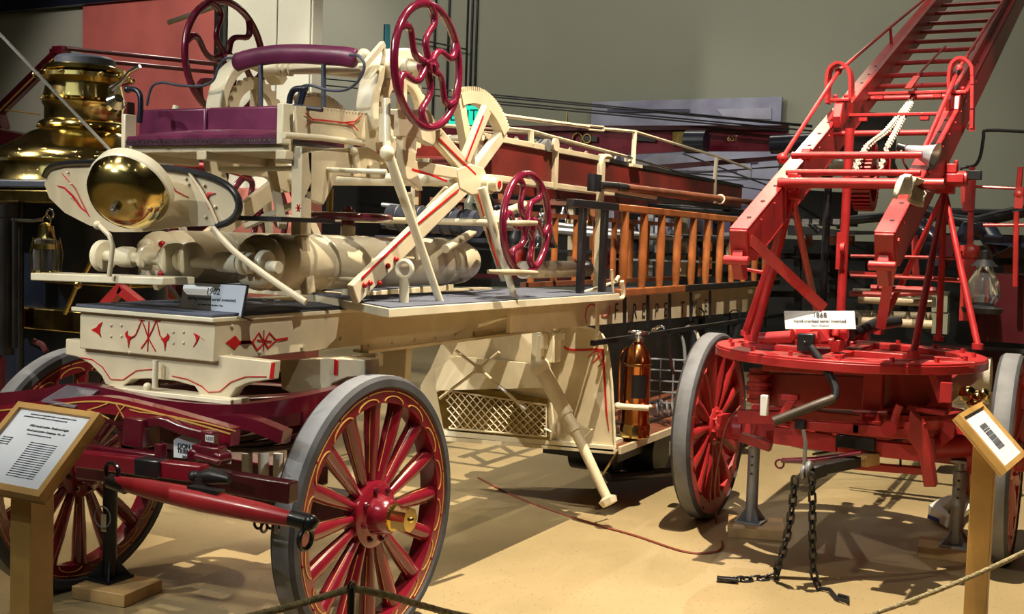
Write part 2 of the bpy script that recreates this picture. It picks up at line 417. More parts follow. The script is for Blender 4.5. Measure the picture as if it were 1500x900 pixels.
# --- decks (right and left)
A = P(450,430,Z=ZD); B_ = P(570,452,Z=ZD); C_ = P(908,430,Z=ZD)
out = [A, B_, C_, V((XB-.1, C_.y, ZD)), V((XB-.1, A.y+.1, ZD)), V((A.x, A.y+.02, ZD))]
lout = [V((A.x, 4.3, ZD)), V((B_.x, 4.3, ZD)), C_, V((XB-.1, C_.y, ZD))]
for f in (lambda p: p, mx):
    if f is mx: out = lout
    b = MB(); b.prism([f(p)-ZA*.018 for p in out], .034, ZA); d = b.build('deck', 'cream_pale', T, bevel=.003)
    b = MB(); c_ = sum((f(p) for p in out), V((0,0,0)))/len(out)
    b.prism([c_+(f(p)-c_)*.985+ZA*.002 for p in out], .004, ZA); b.build('deck_mat', 'deckcloth', d)
# --- bolsters (cream castings under box)
yb = YB+.02
def bol(pts, y, th, nm='bolster'):
    b = MB(); b.prism([P(x, yy, Y=y) for x, yy in pts], th, YA); return b.build(nm, 'cream', T, bevel=.004)
bol([(104,496),(360,524),(405,529),(402,556),(372,560),(352,568),(342,584),(302,580),(292,565),(262,557),(225,554),(200,555),(186,566),(162,563),(156,550),(140,533),(122,523),(103,519)], yb+.03, .05)
b = MB(); b.beam(P(160,567,Y=yb), P(352,588,Y=yb), .10, .018); b.build('bolster_flange', 'cream_pale', T, bevel=.003)
b = MB(); b.cyl(P(228,528,Y=YB-.01), P(227,568,Y=YB-.01), .011, 12); b.ball(P(216,567,Y=YB-.01), .016); b.build('king_pin', 'cream_pale', T)
b = MB()
for ax, px0 in ((1,0),):
    b.ribbon([P(x, y, Y=yb+.003) for x, y in ((118,524),(135,527),(150,538),(162,556),(180,557),(200,543),(225,541))], .003, YA, .003)
    b.ribbon([P(x, y, Y=yb+.003) for x, y in ((252,551),(275,556),(295,566),(305,575),(322,574),(338,560),(360,552),(390,552))], .003, YA, .003)
b.build('red_lining', 'red_stripe', T)
bol([(421,527),(492,523),(545,526),(546,550),(520,551),(498,560),(492,574),(442,577),(424,568)], 3.62, .10)
b = MB(); b.prism([P(x, y, Y=3.565) for x, y in ((490,526),(495,529),(494,550),(489,549))], .004, YA); b.prism([P(x, y, Y=3.05) for x, y in ((398,532),(403,532),(400,556),(395,555))], .004, YA); b.build('red_tip', 'red_stripe', T)
b = MB(); b.prism([P(x, y, Y=4.5) for x, y in ((520,520),(600,510),(597,560),(530,600),(522,560))], .05, YA); b.prism([P(x, y, Y=4.2) for x, y in ((521,522),(556,518),(556,536),(540,542),(521,538))], .06, YA); b.build('frame_bracket', 'cream', T, bevel=.004)
# --- fifth wheel ring and maroon running gear
b = MB(); n = 64; cx, cy, zc = XC, 3.50, .915
prof = [(.40,0),(.47,0),(.47,.05),(.40,.05),(.40,0)]
b.lathe(prof, (cx, cy, zc-.02), ZA, n); b.build('turntable_ring', 'maroon_dk', T, bevel=.004)
b = MB(); b.lathe(prof, (cx, cy, zc-.085), ZA, n); b.build('turntable_ring', 'maroon_dk', T)
b = MB(); b.span((-3.92, 3.42, .47), (-2.40, 3.53, .58)); b.span((-3.6, 3.40, .58), (-2.64, 3.55, .66))
for x in (-3.55, -2.69): b.span((x-.04, 3.40, .6), (x+.04, 3.54, .92))
b.build('front_axle', 'maroon', T, bevel=.008)
b = MB()   # leaf spring across
for k in range(5): b.tube(arc((XC, 3.34, .40+k*.015), XA, ZA, 0.75-k*.08, math.radians(35), math.radians(145), 16) if False else [V((XC+t*(.62-.09*k), 3.33, .80+.012*k-.09*(1-t*t)-.0)) for t in [(-1+2*i/14) for i in range(15)]], .012, 6)
b.build('leaf_spring', 'maroon_dk', T)
def curve_bar(pts, Y, w, h, name, m='maroon', stripe=None):
    b = MB(); Ys = Y if isinstance(Y, list) else [Y]*len(pts); q = smooth_pts([P(x, y, Y=yy) for (x, y), yy in zip(pts, Ys)], 5)
    b.sweep(q, w, h)
    if stripe:
        b.ribbon([p+V((0,-w/2-.002, stripe)) for p in q], .005, YA, .003, m=1)
    return b.build(name, [m, 'gold'], T)
curve_bar([(-40,590),(60,580),(120,572),(180,583),(250,597),(340,603),(420,594),(490,578),(545,562)], [3.02]*5+[3.05,3.2,3.5,3.85], .05, .055, 'hound_bar')
curve_bar([(-40,610),(60,600),(150,592),(220,605),(290,624),(345,640)], 2.90, .045, .06, 'hound_bar', 'crimson', .012)
curve_bar([(180,636),(215,640),(300,622),(360,618),(420,640)], 3.0, .05, .045, 'hound_brace', 'maroon')
b = MB()
for q, Y in (((208,632),2.86),((307,660),2.82)):
    c = P(*q, Y=Y)
    if q[0] < 250: b.box(c, (.09,.09,.10)); b.sweep(smooth_pts([c+V((.03,0,.03)), c+V((.10,0,.045)), c+V((.2,.02,.02)), c+V((.34,.05,.0))], 4), .05, .035)
    else: b.box(c, (.11,.05,.035)); b.cyl(c+V((-.05,-.03,-.02)), c+V((-.05,.03,-.02)), .022, 14); b.cyl(c+V((.05,-.03,-.02)), c+V((.05,.03,-.02)), .022, 14); b.box(c+V((0,0,.04)), (.05,.04,.05))
b.build('pivot_block', 'maroon', T, bevel=.006)
b = MB(); p = P(130,658,Y=2.75); q = P(235,672,Y=2.75); b.beam(p, q, .03, .03); b.beam(q, q+V((0,0,.05)), .03, .03); b.cyl(P(286,668,Y=2.74), P(322,678,Y=2.74), .010, 12)
b.build('draft_iron', 'maroon', T, bevel=.004)
gl = MB()
for pts in ([(128,593),(145,588),(158,583)], [(128,593),(148,600),(160,606)], [(170,584),(176,594),(184,586)], [(184,610),(176,594),(168,608)], [(190,592),(205,596),(240,600),(300,612),(345,624)]):
    gl.ribbon([P(x, y+8, Y=2.875) for x, y in pts], .004, YA, .003)
gl.build('gold_striping', 'gold', T)
b = MB(); b.beam(P(118,672,Y=2.70), P(300,694,Y=2.70), .05, .055); b.beam(P(205,683,Y=2.69), P(240,687,Y=2.69), .056, .058, m=1); b.build('doubletree', ['crimson','black'], T, bevel=.006)
b = MB(); b.beam(P(300,700,Y=2.85), P(430,722,Y=2.85), .05, .07); b.beam(P(118,690,Y=2.8), P(300,712,Y=2.8), .05, .05); b.build('doubletree', 'maroon_dk', T, bevel=.006)
b = MB(); c = P(300,702,Y=2.68); b.tube([c+V((-.03,0,.0)), c+V((.03,0,.012)), c+V((.10,0,.01))], [.018,.026,.012], 12); b.ball(c+V((-.035,-.01,.005)), .02, n=10); b.box(c+V((0,-.02,-.04)), (.03,.02,.09)); b.build('iron_clip', 'iron', T)
p, q = P(168,706,Y=2.6), P(440,764,Y=2.62)
b = MB(); mid = (p+q)/2
b.tube([p, p*.8+q*.2, mid, p*.2+q*.8, q], [.020,.031,.036,.031,.020], 12); st = b.build('singletree', 'singlered', T)
b = MB(); b.cyl(p-V((.02,0,0)), p+V((.05,0,-.01)), .024, 12); b.ring(p+V((-.012,-.0,.03)), YA, .028, .007, 20, 8)
b.cyl(q-V((.03,0,-.005)), q+V((.03,0,0)), .026, 12); b.ball(q+V((.035,0,0)), .026, n=10); b.ring(q+V((.02,0,-.05)), XA, .03, .008, 20, 8); b.box(mid+V((.01,0,.035)), (.12,.035,.012)); b.build('end_iron', 'black', st)
b = MB()
for k in range(4): b.ring(P(378+9*k,768+(k % 2)*5,Y=2.64), XA if k % 2 else YA, .014, .0045, 14, 6)
b.build('chain', 'maroon_dk', T)
b = MB()
for px in (362, 386, 408): b.cyl(P(px,700,Y=3.3), P(px,664,Y=3.3), .020, 14); 
b.build('spring_tube', 'white', T)
# --- dash board (kidney shaped) with bell
def dpt(x, y, off=0):
    q = P(x, y, Y=3.0)
    for _ in range(4): q = P(x, y, Y=3.0+.5*(q.x+3.06)**2)
    return q-YA*off
top = [(68,258),(75,246),(95,240),(140,238),(190,241),(240,246),(280,252),(315,262),(340,278),(350,298),(346,315),(333,326)]
bot = [(65,270),(72,290),(95,312),(130,330),(165,340),(205,340),(245,335),(275,332),(300,331),(315,330),(325,329),(333,327)]
b = MB(); N_ = len(top); rows = 6; vs = []
for off in (.0, .014):
    for j in range(rows+1):
        for i in range(N_):
            t = j/rows; x = top[i][0]*(1-t)+bot[i][0]*t; y = top[i][1]*(1-t)+bot[i][1]*t
            vs.append(dpt(x, y, -off))
fs = []; S = (rows+1)*N_
for j in range(rows):
    for i in range(N_-1):
        a = j*N_+i; fs.append((a, a+1, a+N_+1, a+N_)); fs.append((S+a, S+a+N_, S+a+N_+1, S+a+1))
ed = [j*N_ for j in range(rows+1)]
for a, c in zip(ed, ed[1:]): fs.append((a, c, c+S, a+S)); fs.append((a+N_-1, a+N_-1+S, c+N_-1+S, c+N_-1))
for i in range(N_-1):
    fs.append((i, i+S, i+1+S, i+1)); a = rows*N_+i; fs.append((a, a+1, a+1+S, a+S))
b.add(vs, fs); db = b.build('dashboard', 'cream', T)
b = MB(); b.tube(smooth_pts([dpt(x, y, .0) for x, y in top+[(318,331)]], 4), .012, 10, flat=1.6); b.build('rubber_edging', 'iron', db)
b = MB(); b.tube([dpt(x, y, .012) for x, y in ((280,252),(295,275),(312,305),(322,330))], .006, 8)
for x, y in ((100,253),(105,270),(106,290),(273,262),(277,270),(300,272),(316,303),(302,318)): b.ball(dpt(x, y, .004), .006, n=8)
b.build('brace_rod', 'cream', db)
b = MB()
for pts, w in (([(84,272),(95,275),(108,288),(118,303),(128,312)], [.002,.006,.008,.006,.003]), ([(92,255),(110,275),(122,300),(132,318)], [.002]*4), ([(228,259),(245,262),(258,280),(276,289)], [.002,.004,.004,.003]), ([(316,283),(306,284),(303,295),(308,308)], [.002,.012,.010,.002]), ([(282,263),(296,284),(310,310)], [.002]*3)):
    b.ribbon([dpt(x, y, .003) for x, y in pts], w, YA, .003)
b.build('red_scrollwork', 'red_stripe', db)
bc = P(183,287,Y=2.84); bax = ((EYEP-bc).normalized()*.74+(RT*-.60-UP*.78)*.68).normalized()
b = MB(); R = .142
b.lathe([(0,.066),(.04,.064),(.08,.055),(.112,.036),(.132,.008),(R,-.03),(.138,-.03),(.12,.0),(0,.01)], bc, bax, 56)
bell = b.build('gong_bell', 'brass', T)
b = MB(); b.lathe([(R,-.030),(R+.004,-.035),(R+.002,-.075),(.12,-.09),(.06,-.10),(0,-.10)], bc, bax, 56); b.build('bell_shell', 'cream_pale', bell)
b = MB(); b.cyl(bc+bax*.055, bc+bax*.085, .019, 6); b.cyl(bc+bax*.085, bc+bax*.098, .011, 12); b.build('bell_bolt', 'chrome', bell)
b = MB(); b.tube([P(143,328,Y=2.95), P(160,345,Y=2.95), P(165,360,Y=2.95), P(160,405,Y=2.95)], .009, 10); b.ball(P(143,330,Y=2.95), .016); b.build('foot_lever', 'cream', T)
# --- foot board and side foot plank
b = MB(); b.span((P(262,335,Y=3.14).x, 3.14, 1.585), (P(428,335,Y=3.2).x, 3.45, 1.60)); fb = b.build('foot_board', 'iron', T)
b = MB(); b.beam(P(70,405,Y=3.05), P(262,412,Y=3.05), .16, .028, up=ZA); b.build('foot_plank', 'cream_pale', T, bevel=.004)
# --- seat
YS = 3.55; q0 = P(192,190,Y=YS-.16); q1 = P(415,200,Y=YS-.16); zs = 1.90
b = MB()
def pad(x0, x1, y0, y1, z, h, bulge):
    vs = []; fs = []; nx, ny = 20, 10
    for s in (1, -1):
        for j in range(ny+1):
            for i in range(nx+1):
                u = i/nx; w = j/ny; e = (math.sin(PI*u)**.35)*(math.sin(PI*w)**.35)
                vs.append(V((x0+(x1-x0)*u, y0+(y1-y0)*w, z+s*h/2*(.35 if s < 0 else .35)+ (s > 0)*e*(h*.6+bulge*math.sin(PI*w)))))
    S = (nx+1)*(ny+1)
    for j in range(ny):
        for i in range(nx):
            a = j*(nx+1)+i; fs.append((a, a+1, a+nx+2, a+nx+1)); fs.append((S+a, S+a+nx+1, S+a+nx+2, S+a+1))
    for i in range(nx): fs.append((i, S+i, S+i+1, i+1)); a = ny*(nx+1)+i; fs.append((a, a+1, S+a+1, S+a))
    for j in range(ny): a = j*(nx+1); fs.append((a, a+nx+1, S+a+nx+1, S+a)); a += nx; fs.append((a, S+a, S+a+nx+1, a+nx+1))
    return vs, fs
b.add(*pad(q0.x, q1.x, YS-.18, YS+.22, zs, .05, .01)); seat = b.build('seat_cushion', 'leather', T, angle=60)
b = MB()
for k in range(34): b.ball((q0.x+(q1.x-q0.x)*k/33, YS-.184, zs-.014), .0035, n=6, m=1)
b.span((q0.x, YS-.182, zs-.028), (q1.x, YS-.17, zs-.004)); b.build('stud_trim', ['leather_dk','chrome'], seat)
b = MB(); u0 = q0.x+.015; u1 = q1.x-.01
xa, xm, xb = [P(x, 170, Y=YS+.2).x for x in (207, 306, 424)]
for k, (a, c) in enumerate(((xa, xm-.004), (xm+.004, xb))):
    b.prism([V((a, YS+.2, zs)), V((c, YS+.2, zs)), V((c, YS+.2, zs+.165)), V((a, YS+.2, zs+.165))], .03, YA)
b.build('seat_back_panel', 'leather', seat, bevel=.01)
b = MB(); b.span((q0.x-.02, YS-.16, zs-.055), (q1.x+.03, YS+.22, zs-.026))
for x in (q0.x, (q0.x+q1.x)/2, q1.x): b.span((x-.02, YS-.18, zs-.085), (x+.03, YS+.2, zs-.05))
b.build('seat_frame', 'cream', T, bevel=.004)
b = MB(); b.span((q0.x-.035, YS-.18, zs-.06), (q0.x-.012, YS-.12, zs+.10)); b.span((q1.x, YS-.2, zs-.03), (q1.x+.03, YS-.14, zs+.12)); b.build('seat_end', 'cream_pale', T, bevel=.004)
YP = 3.80; pad_pts = smooth_pts([P(x, y, Y=YP) for x, y in ((343,93),(365,86),(400,80),(440,79),(480,81),(505,83),(522,86))], 4)
b = MB(); b.tube(pad_pts, [.026]+[.040]*(len(pad_pts)-2)+[.034], 16, flat=.6); bp = b.build('backrest_pad', 'leather', T, angle=70)
b = MB()
for x, ya, yb_ in ((382,92,158),(474,92,158)): b.cyl(P(x, ya, Y=YP), P(x, yb_, Y=YP), .010, 10)
b.tube(smooth_pts([P(x, y, Y=YP) for x, y in ((345,85),(330,86),(320,98),(312,118),(295,126),(262,125),(238,121),(222,128),(215,155))], 5), .006, 8)
b.tube(smooth_pts([P(x, y, Y=YP-.1) for x, y in ((512,81),(525,82),(533,92),(532,105),(522,122),(505,132),(480,132),(455,125),(442,128),(437,145),(435,160))], 5), .006, 8)
b.build('backrest_iron', 'slate', bp)
b = MB(); b.tube(smooth_pts([P(x, y, Y=YS) for x, y in ((186,131),(197,131),(205,139),(206,160),(204,180))], 4), .012, 10); b.ball(P(187,131,Y=YS), .016); 
b.tube(smooth_pts([P(x, y, Y=YS-.05) for x, y in ((424,152),(426,140),(432,131),(446,130))], 4), .012, 10); b.ball(P(447,130,Y=YS-.05), .014)
b.tube([P(446,132,Y=YS-.05), P(440,155,Y=YS-.05), P(436,190,Y=YS-.05)], .013, 8); b.tube([P(432,156,Y=YS-.1), P(472,161,Y=YS-.1)], .009, 8)
b.build('arm_iron', 'navy', T)
# --- seat stand
XS = -2.72
b = MB(); b.beam(P(442,215,X=XS), P(441,345,X=XS), .062, .05, up=XA); b.beam(P(441,345,X=XS), P(452,430,X=XS), .05, .035, up=XA); b.build('seat_post', 'cream', T, bevel=.005)
b = MB(); pr = P(437,305,X=XS+.04)
for a in (0, 60, 120): 
    d = V((0, math.cos(math.radians(a)), math.sin(math.radians(a))))*.015; b.ribbon([pr-d, pr+d], .004, XA, .003)
b.build('red_star', 'red_stripe', T)
b = MB(); b.beam(P(395,232,Y=3.75), P(414,332,Y=3.6), .03, .03); b.beam(P(430,300,Y=3.75), P(360,332,Y=3.7), .05, .02); b.ball(P(392,236,Y=3.75), .03); b.build('seat_brace', 'cream', T)
b = MB(); b.tube([P(322,248,Y=3.55), P(432,247,Y=3.55), P(566,252,Y=3.6)], .010, 10); b.tube([P(340,222,Y=3.5), P(430,222,Y=3.5)], .009, 10)
b.tube([P(415,198,Y=3.25), P(470,202,X=-2.68), P(533,210,X=-2.68)], .012, 10); b.ball(P(518,222,X=-2.68), .018); b.tube([P(518,222,X=-2.68), P(521,250,X=-2.68)], .009, 8); b.ball(P(521,250,X=-2.68), .014)
b.build('cross_rod', 'cream_pale', T)
b = MB(); b.prism([P(x, y, X=-2.71) for x, y in ((432,155),(470,157),(556,168),(572,200),(540,235),(530,212),(434,202))], .012, XA)
for k in range(22): b.ball(P(458+4.5*k, 157+.55*k, X=-2.705), .005, n=6)
sp = b.build('side_plate', 'cream', T)
b = MB()
for pts in ([(447,166),(458,175),(480,177),(505,180),(520,178),(530,170)], [(449,183),(460,175)], [(505,180),(518,184),(525,192)]): b.ribbon([P(x, y, X=-2.698) for x, y in pts], [.002]+[.006]*(len(pts)-2)+[.002], XA, .003)
b.build('red_scrollwork', 'red_stripe', sp)
b = MB(); b.prism([P(x, y, X=-2.71) for x, y in ((446,222),(535,215),(565,235),(560,262),(548,262),(490,258),(470,300),(440,290),(452,262),(448,250))], .03, XA); b.build('bracket_casting', 'cream', T, bevel=.004)
# --- spring cylinders with shaft
for X0 in (-2.80, -3.30):
    b = MB(); q = P(365,385,X=-2.80); y0 = q.y+.08; zc = q.z
    b.lathe([(0,0),(.07,.0),(.10,.03),(.108,.06),(.108,1.35),(.104,1.42),(.08,1.5),(.03,1.53),(0,1.53)], (X0, y0, zc), YA, 40)
    b.build('spring_cylinder', 'cream', T)
    b = MB(); b.lathe([(.109,0),(.113,.01),(.113,.03),(.109,.04)], (X0, y0+1.22, zc), YA, 40); b.lathe([(.109,0),(.112,.01),(.112,.02),(.109,.03)], (X0, y0+.3, zc), YA, 40); b.build('cylinder_band', 'cream_pale', T)
    b = MB(); b.ball((X0, y0-.02, zc), .105, sc=(1,.7,1), n=20); b.ball((X0+.02, y0-.07, zc-.055), .06, sc=(1.3,.6,.7)); b.ball((X0+.0, y0-.09, zc+.04), .035); b.build('cylinder_head', 'cream', T)
b = MB(); ys = y0-.13; a = -3.46
b.cyl((-3.50, ys, zc), (-2.62, ys, zc-.01), .022, 16)
for x0, x1, r in ((-3.50,-3.47,.062),(-3.40,-3.32,.040),(-3.27,-3.25,.048),(-3.17,-3.14,.045),(-3.13,-3.11,.07),(-3.09,-3.06,.045),(-3.04,-3.02,.068),(-2.90,-2.80,.038),(-2.79,-2.77,.043),(-2.76,-2.74,.038),(-2.70,-2.67,.05)):
    b.lathe([(0,0),(r*.9,0),(r,(x1-x0)*.2),(r,(x1-x0)*.8),(r*.9,x1-x0),(0,x1-x0)], (x0, ys, zc), XA, 24)
b.build('lifting_shaft', 'cream_pale', T)
b = MB()
for x, z in ((-3.15,.055),(-3.15,-.055)): b.ball((x, ys-.03, zc+z), .014)
b.build('red_bolt_heads', 'red_stripe', T)
b = MB(); b.tube(smooth_pts([P(x, y, Y=3.02) for x, y in ((312,335),(325,350),(345,370),(380,397),(420,425),(448,443))], 4), .012, 10, flat=.6); b.build('brace_bar', 'cream', T)
b = MB(); b.tube([P(428,395,X=-2.72), P(480,405,X=-2.72), P(530,410,X=-2.72)], .014, 10); b.build('cross_rod', 'cream_pale', T)
# --- hoist frame, right and mirrored left
def side(mir):
    f = mx if mir else (lambda p: p); X = HX
    def h(x, y, dx=0): return f(P(x, y, X=X+dx))
    sn = -1 if mir else 1
    fr = MB(); J = (692,258)
    fr.beam(h(516,432), h(*J), .03, .085, up=XA.cross(YA)); fr.beam(h(700,270), h(630,188), .03, .075)
    fr.beam(h(676,246), h(712,160), .03, .06, up=YA); fr.beam(h(*J), h(598,243), .03, .05); fr.beam(h(694,262), h(740,408), .03, .055, up=YA)
    fr.prism([h(x, y) for x, y in ((576,160),(622,160),(644,194),(628,214),(604,202),(580,200))], .04, XA)
    fr.prism([h(x, y) for x, y in ((586,190),(606,188),(604,240),(615,280),(590,262),(584,225))], .035, XA)
    fr.prism([h(x, y) for x, y in ((664,248),(684,240),(704,246),(712,266),(704,284),(686,286),(668,276))], .036, XA)
    o = fr.build('hoist_side_frame', 'cream', T, bevel=.005)
    st = MB()
    for pts in ([(530,408),(610,330),(672,278)], [(640,200),(668,228),(697,256)], [(683,235),(698,196),(708,170)], [(603,248),(630,256),(655,266)], [(700,285),(718,350),(730,390)]):
        st.ribbon([h(x, y, .017) for x, y in pts], .009, XA, .003)
    for x, y in ((556,415),(542,415),(568,390),(580,380),(534,418),(448,380) if False else (568,390)): st.ball(h(x, y, .02), .012, n=10)
    st.build('red_striping', 'red_stripe', o)
    c = MB(); j = h(706,270); c.cyl(j, j+V((sn*.05,0,0)), .045, 20); c.cyl(j+V((sn*.05,0,0)), j+V((sn*.09,0,0)), .032, 20)
    c.cyl(j+V((sn*.09,0,0)), j+V((sn*.094,0,0)), .016, 16, m=1); c.build('trunnion_cap', ['cream_pale','red_stripe'], o)
    r = MB(); base = P(645,430,X=-2.47); base.z = ZD; r.tube([h(566,145,.03), h(567,222,.06)], .016, 12); r.tube([h(568,224,.08), f(base)], [.022,.016], 12); r.ball(h(567,224,.08), .03)
    b2 = P(754,426,X=-2.42); b2.z = ZD; r.tube([h(706,275,.09), f(b2)], [.022,.016], 12); r.box(h(566,188,.03), (.04,.045,.11)); r.build('round_strut', 'cream_pale', T)
    r = MB(); r.tube([h(598,283), h(608,330), h(612,380)], .014, 8); r.build('round_strut', 'cream', T)
    # elevating quadrant with teeth
    q = P(690,262,X=HX-.07); qc = f(q)
    g = MB(); R = .40; a0, a1 = math.radians(40), math.radians(112)
    A1 = arc(qc, YA, ZA, R, a0, a1, 40); A2 = arc(qc, YA, ZA, R-.055, a1, a0, 40); g.prism(A1+A2, .05, XA)
    for k in range(30):
        a = a0+(a1-a0)*k/29; d = YA*math.cos(a)+ZA*math.sin(a); g.beam(qc+d*(R-.001), qc+d*(R+.020), .046, .009, up=XA.cross(d))
    g.beam(qc+ZA*.02, qc+V((0, math.cos(a0), math.sin(a0)))*(R-.02), .04, .05, up=YA); g.beam(qc+ZA*.02, qc+V((0, math.cos(a1), math.sin(a1)))*(R-.02), .04, .05, up=YA)
    g.build('elevating_quadrant', 'cream', T)
    # gear housing arch
    hc = f(P(588,168,X=HX-.12)); g = MB(); R = .275
    pr = arc(hc, YA, ZA, R, math.radians(48), math.radians(200), 28)+arc(hc, YA, ZA, R-.05, math.radians(200), math.radians(48), 28)
    g.prism(pr, .085, XA); g.build('gear_housing', 'cream_pale', T, bevel=.008)
    g = MB(); tp = []
    for k in range(96):
        rr = .185 if k % 4 < 2 else .172; a = 2*PI*k/96; tp.append(hc+(YA*math.cos(a)+ZA*math.sin(a))*rr)
    inner = [hc+(YA*math.cos(2*PI*k/96)+ZA*math.sin(2*PI*k/96))*.13 for k in range(96)]
    vs = [p-XA*.015 for p in tp]+[p+XA*.015 for p in tp]+[p-XA*.015 for p in inner]+[p+XA*.015 for p in inner]
    fs = []
    for k in range(96):
        l = (k+1) % 96; fs += [(k,l,96+l,96+k),(192+k,288+k,288+l,192+l),(k,192+k,192+l,l),(96+k,96+l,288+l,288+k)]
    g.add(vs, fs)
    for a in (0,.5,1,1.5): g.beam(hc, hc+(YA*math.cos(a*PI)+ZA*math.sin(a*PI))*.14, .025, .035, up=XA)
    g.build('winch_gear', 'cream', T)
    return o
side(False); side(True)
# main shafts and hand wheels
wc = P(627,97,X=-2.50); wf = P(330,86,X=-3.72)
handwheel(T, wc, XA, .245, 'wheelred', 6, .0165, ph=.1, name='large_handwheel', ref=(0,.08,1))
handwheel(T, wf, XA, .262, 'wheelred', 6, .0165, ph=.4, name='large_handwheel')
b = MB(); b.tube([wf+V((-.0,.0,.235))+V((0,-.05,0)), P(247,33,X=-4.0)], .012, 10); b.build('handle_grip', 'handle', T)
b = MB(); b.cyl(wf, (wc.x-.3, wc.y, wc.z-.02), .022, 14); b.cyl((wc.x-.32, wc.y, wc.z), wc, .022, 14); b.cyl((wc.x-.30, wc.y, wc.z), (wc.x-.12, wc.y, wc.z), .042, 18); b.cyl((wc.x-.11, wc.y, wc.z), (wc.x-.09, wc.y, wc.z), .034, 18); b.build('crank_shaft', 'cream_pale', T)
b = MB(); p0 = P(388,102,Y=3.95); p1 = P(556,100,Y=3.95); b.cyl(p0, p1, .022, 18)
for t in (.12, .17, .22): c = p0.lerp(p1, t); b.cyl(c, c+XA*.012, .030, 18)
b.build('winch_drum', 'cream_pale', T)
b = MB(); b.beam(P(530,100,X=-2.66), P(561,64,X=-2.66), .02, .022); b.tube([P(561,64,X=-2.66), P(563,80,X=-2.66), P(560,95,X=-2.66)], .009, 8); b.ball(P(533,82,X=-2.7), .03); b.build('brake_lever', 'cream_pale', T)
sw = P(771,328,X=-2.35)
handwheel(T, sw, XA, .222, 'wheelred', 6, .0165, ph=.5, name='small_handwheel')
handwheel(T, mx(sw), XA, .222, 'wheelred', 6, .0165, ph=.5, name='small_handwheel')
b = MB()
for x0, y0, x1, y1 in ((739,327,786,327),(715,398,786,400)): b.tube([P(x0,y0,X=-2.35), P((x0+x1)/2,(y0+y1)/2,X=-2.3), P(x1,y1,X=-2.27)], [.009,.014,.010], 10)
b.build('handle_grip', 'handle', T)
b = MB(); b.cyl(mx(sw), sw, .016, 12); b.cyl(P(716,320,X=-2.6), P(768,300,X=-2.7), .02, 12); b.ball(P(722,322,X=-2.55), .045); b.build('winch_shaft', 'cream', T)
hc = P(510,318,X=-2.95)
handwheel(T, hc, ZA, .178, 'wheelred', 5, .0165, name='steering_handwheel', ref=XA)
b = MB(); b.cyl((hc.x, hc.y, ZD), (hc.x, hc.y, hc.z), .022, 14); b.cyl((hc.x, hc.y, hc.z-.09), (hc.x, hc.y, hc.z-.04), .032, 14); b.build('steering_post', 'cream', T)
b = MB(); b.cyl(P(483,312,X=-3.0), P(484,276,X=-3.0), .014, 14); b.build('brass_oiler', 'brass_dk', T)
tc = P(690,264,X=HX); b = MB(); b.cyl((tc.x, tc.y, tc.z), (2*XC-tc.x, tc.y, tc.z+.0), .030, 20); b.cyl((tc.x, tc.y-.35, tc.z+.06), (2*XC-tc.x, tc.y-.35, tc.z+.06), .012, 12); b.cyl((tc.x, tc.y+.1, tc.z+.2), (2*XC-tc.x, tc.y+.1, tc.z+.2), .014, 12); b.build('trunnion_tube', 'cream_pale', T)
a, c = P(572,318,Y=4.75), P(700,328,Y=4.75); d = (c-a)/8
b = MB(); b.cyl(a, c, .062, 24)
for k in range(1, 8): q = a+d*k; b.ring(q, XA, .062, .006, 28, 6)
b.build('rubber_bellows', 'hose', T)
b = MB(); pq = P(592,428,X=-2.5); b.cyl((pq.x, pq.y, ZD), (pq.x, pq.y, ZD+.10), .020, 12); b.ring((pq.x, pq.y, ZD+.135), YA, .034, .010, 24, 8); b.build('key_pin', 'cream_pale', T)
b = MB(); b.tube([P(652,365,X=-2.65), P(710,330,X=-2.75), P(770,300,X=-2.8)], .02, 10); b.tube([P(600,335,X=-3.2), P(655,275,X=-3.0)], .016, 10); b.build('diagonal_tie', 'cream', T)
# --- the extending ladder lying on the truck
XL = -2.75; z1 = 1.55+.369*XL/-2.0; z0 = 1.55+.206*XL/-2.0; ys = P(702,200,X=XL).y; ye = 9.2
b = MB(); b.span((XL-.05, ys, z0+.03), (XL, ye, z1-.03)); lad = b.build('ladder_side_beam', 'ladderred', T, bevel=.004)
b = MB(); yc = P(890,245,X=XL).y
b.span((XL-.06, ys-.02, z1-.03), (XL+.012, yc, z1)); b.span((XL-.06, ys-.02, z0), (XL+.012, yc+.1, z0+.03)); b.span((XL-.06, ys-.03, z0), (XL+.01, ys+.03, z1))
for px in (811, 880):
    y = P(px, 235, X=XL).y; b.span((XL-.01, y-.02, z0-.005), (XL+.022, y+.02, z1+.012))
for k in range(9): b.ball((XL-.02, ys+.2+k*.22, z1+.008), .012, n=8)
b.build('beam_cap', 'cream', lad, bevel=.003)
b = MB(); b.span((XL-.06, yc, z1-.028), (XL+.006, ye, z1-.004)); b.span((XL-.06, yc, z0+.004), (XL+.006, ye, z0+.028)); b.build('beam_edge', 'black_dk', lad)
b = MB(); b.span((2*XC-XL, ys, z0), (2*XC-XL+.05, ye, z1)); b.build('ladder_side_beam', 'ladderred', T, bevel=.004)
for k in range(12):
    y = ys+.25+k*.34; MB().cyl((2*XC-XL+.03, y, (z0+z1)/2), (XL-.03, y, (z0+z1)/2), .018, 10).build('rung', 'ladderred', T)
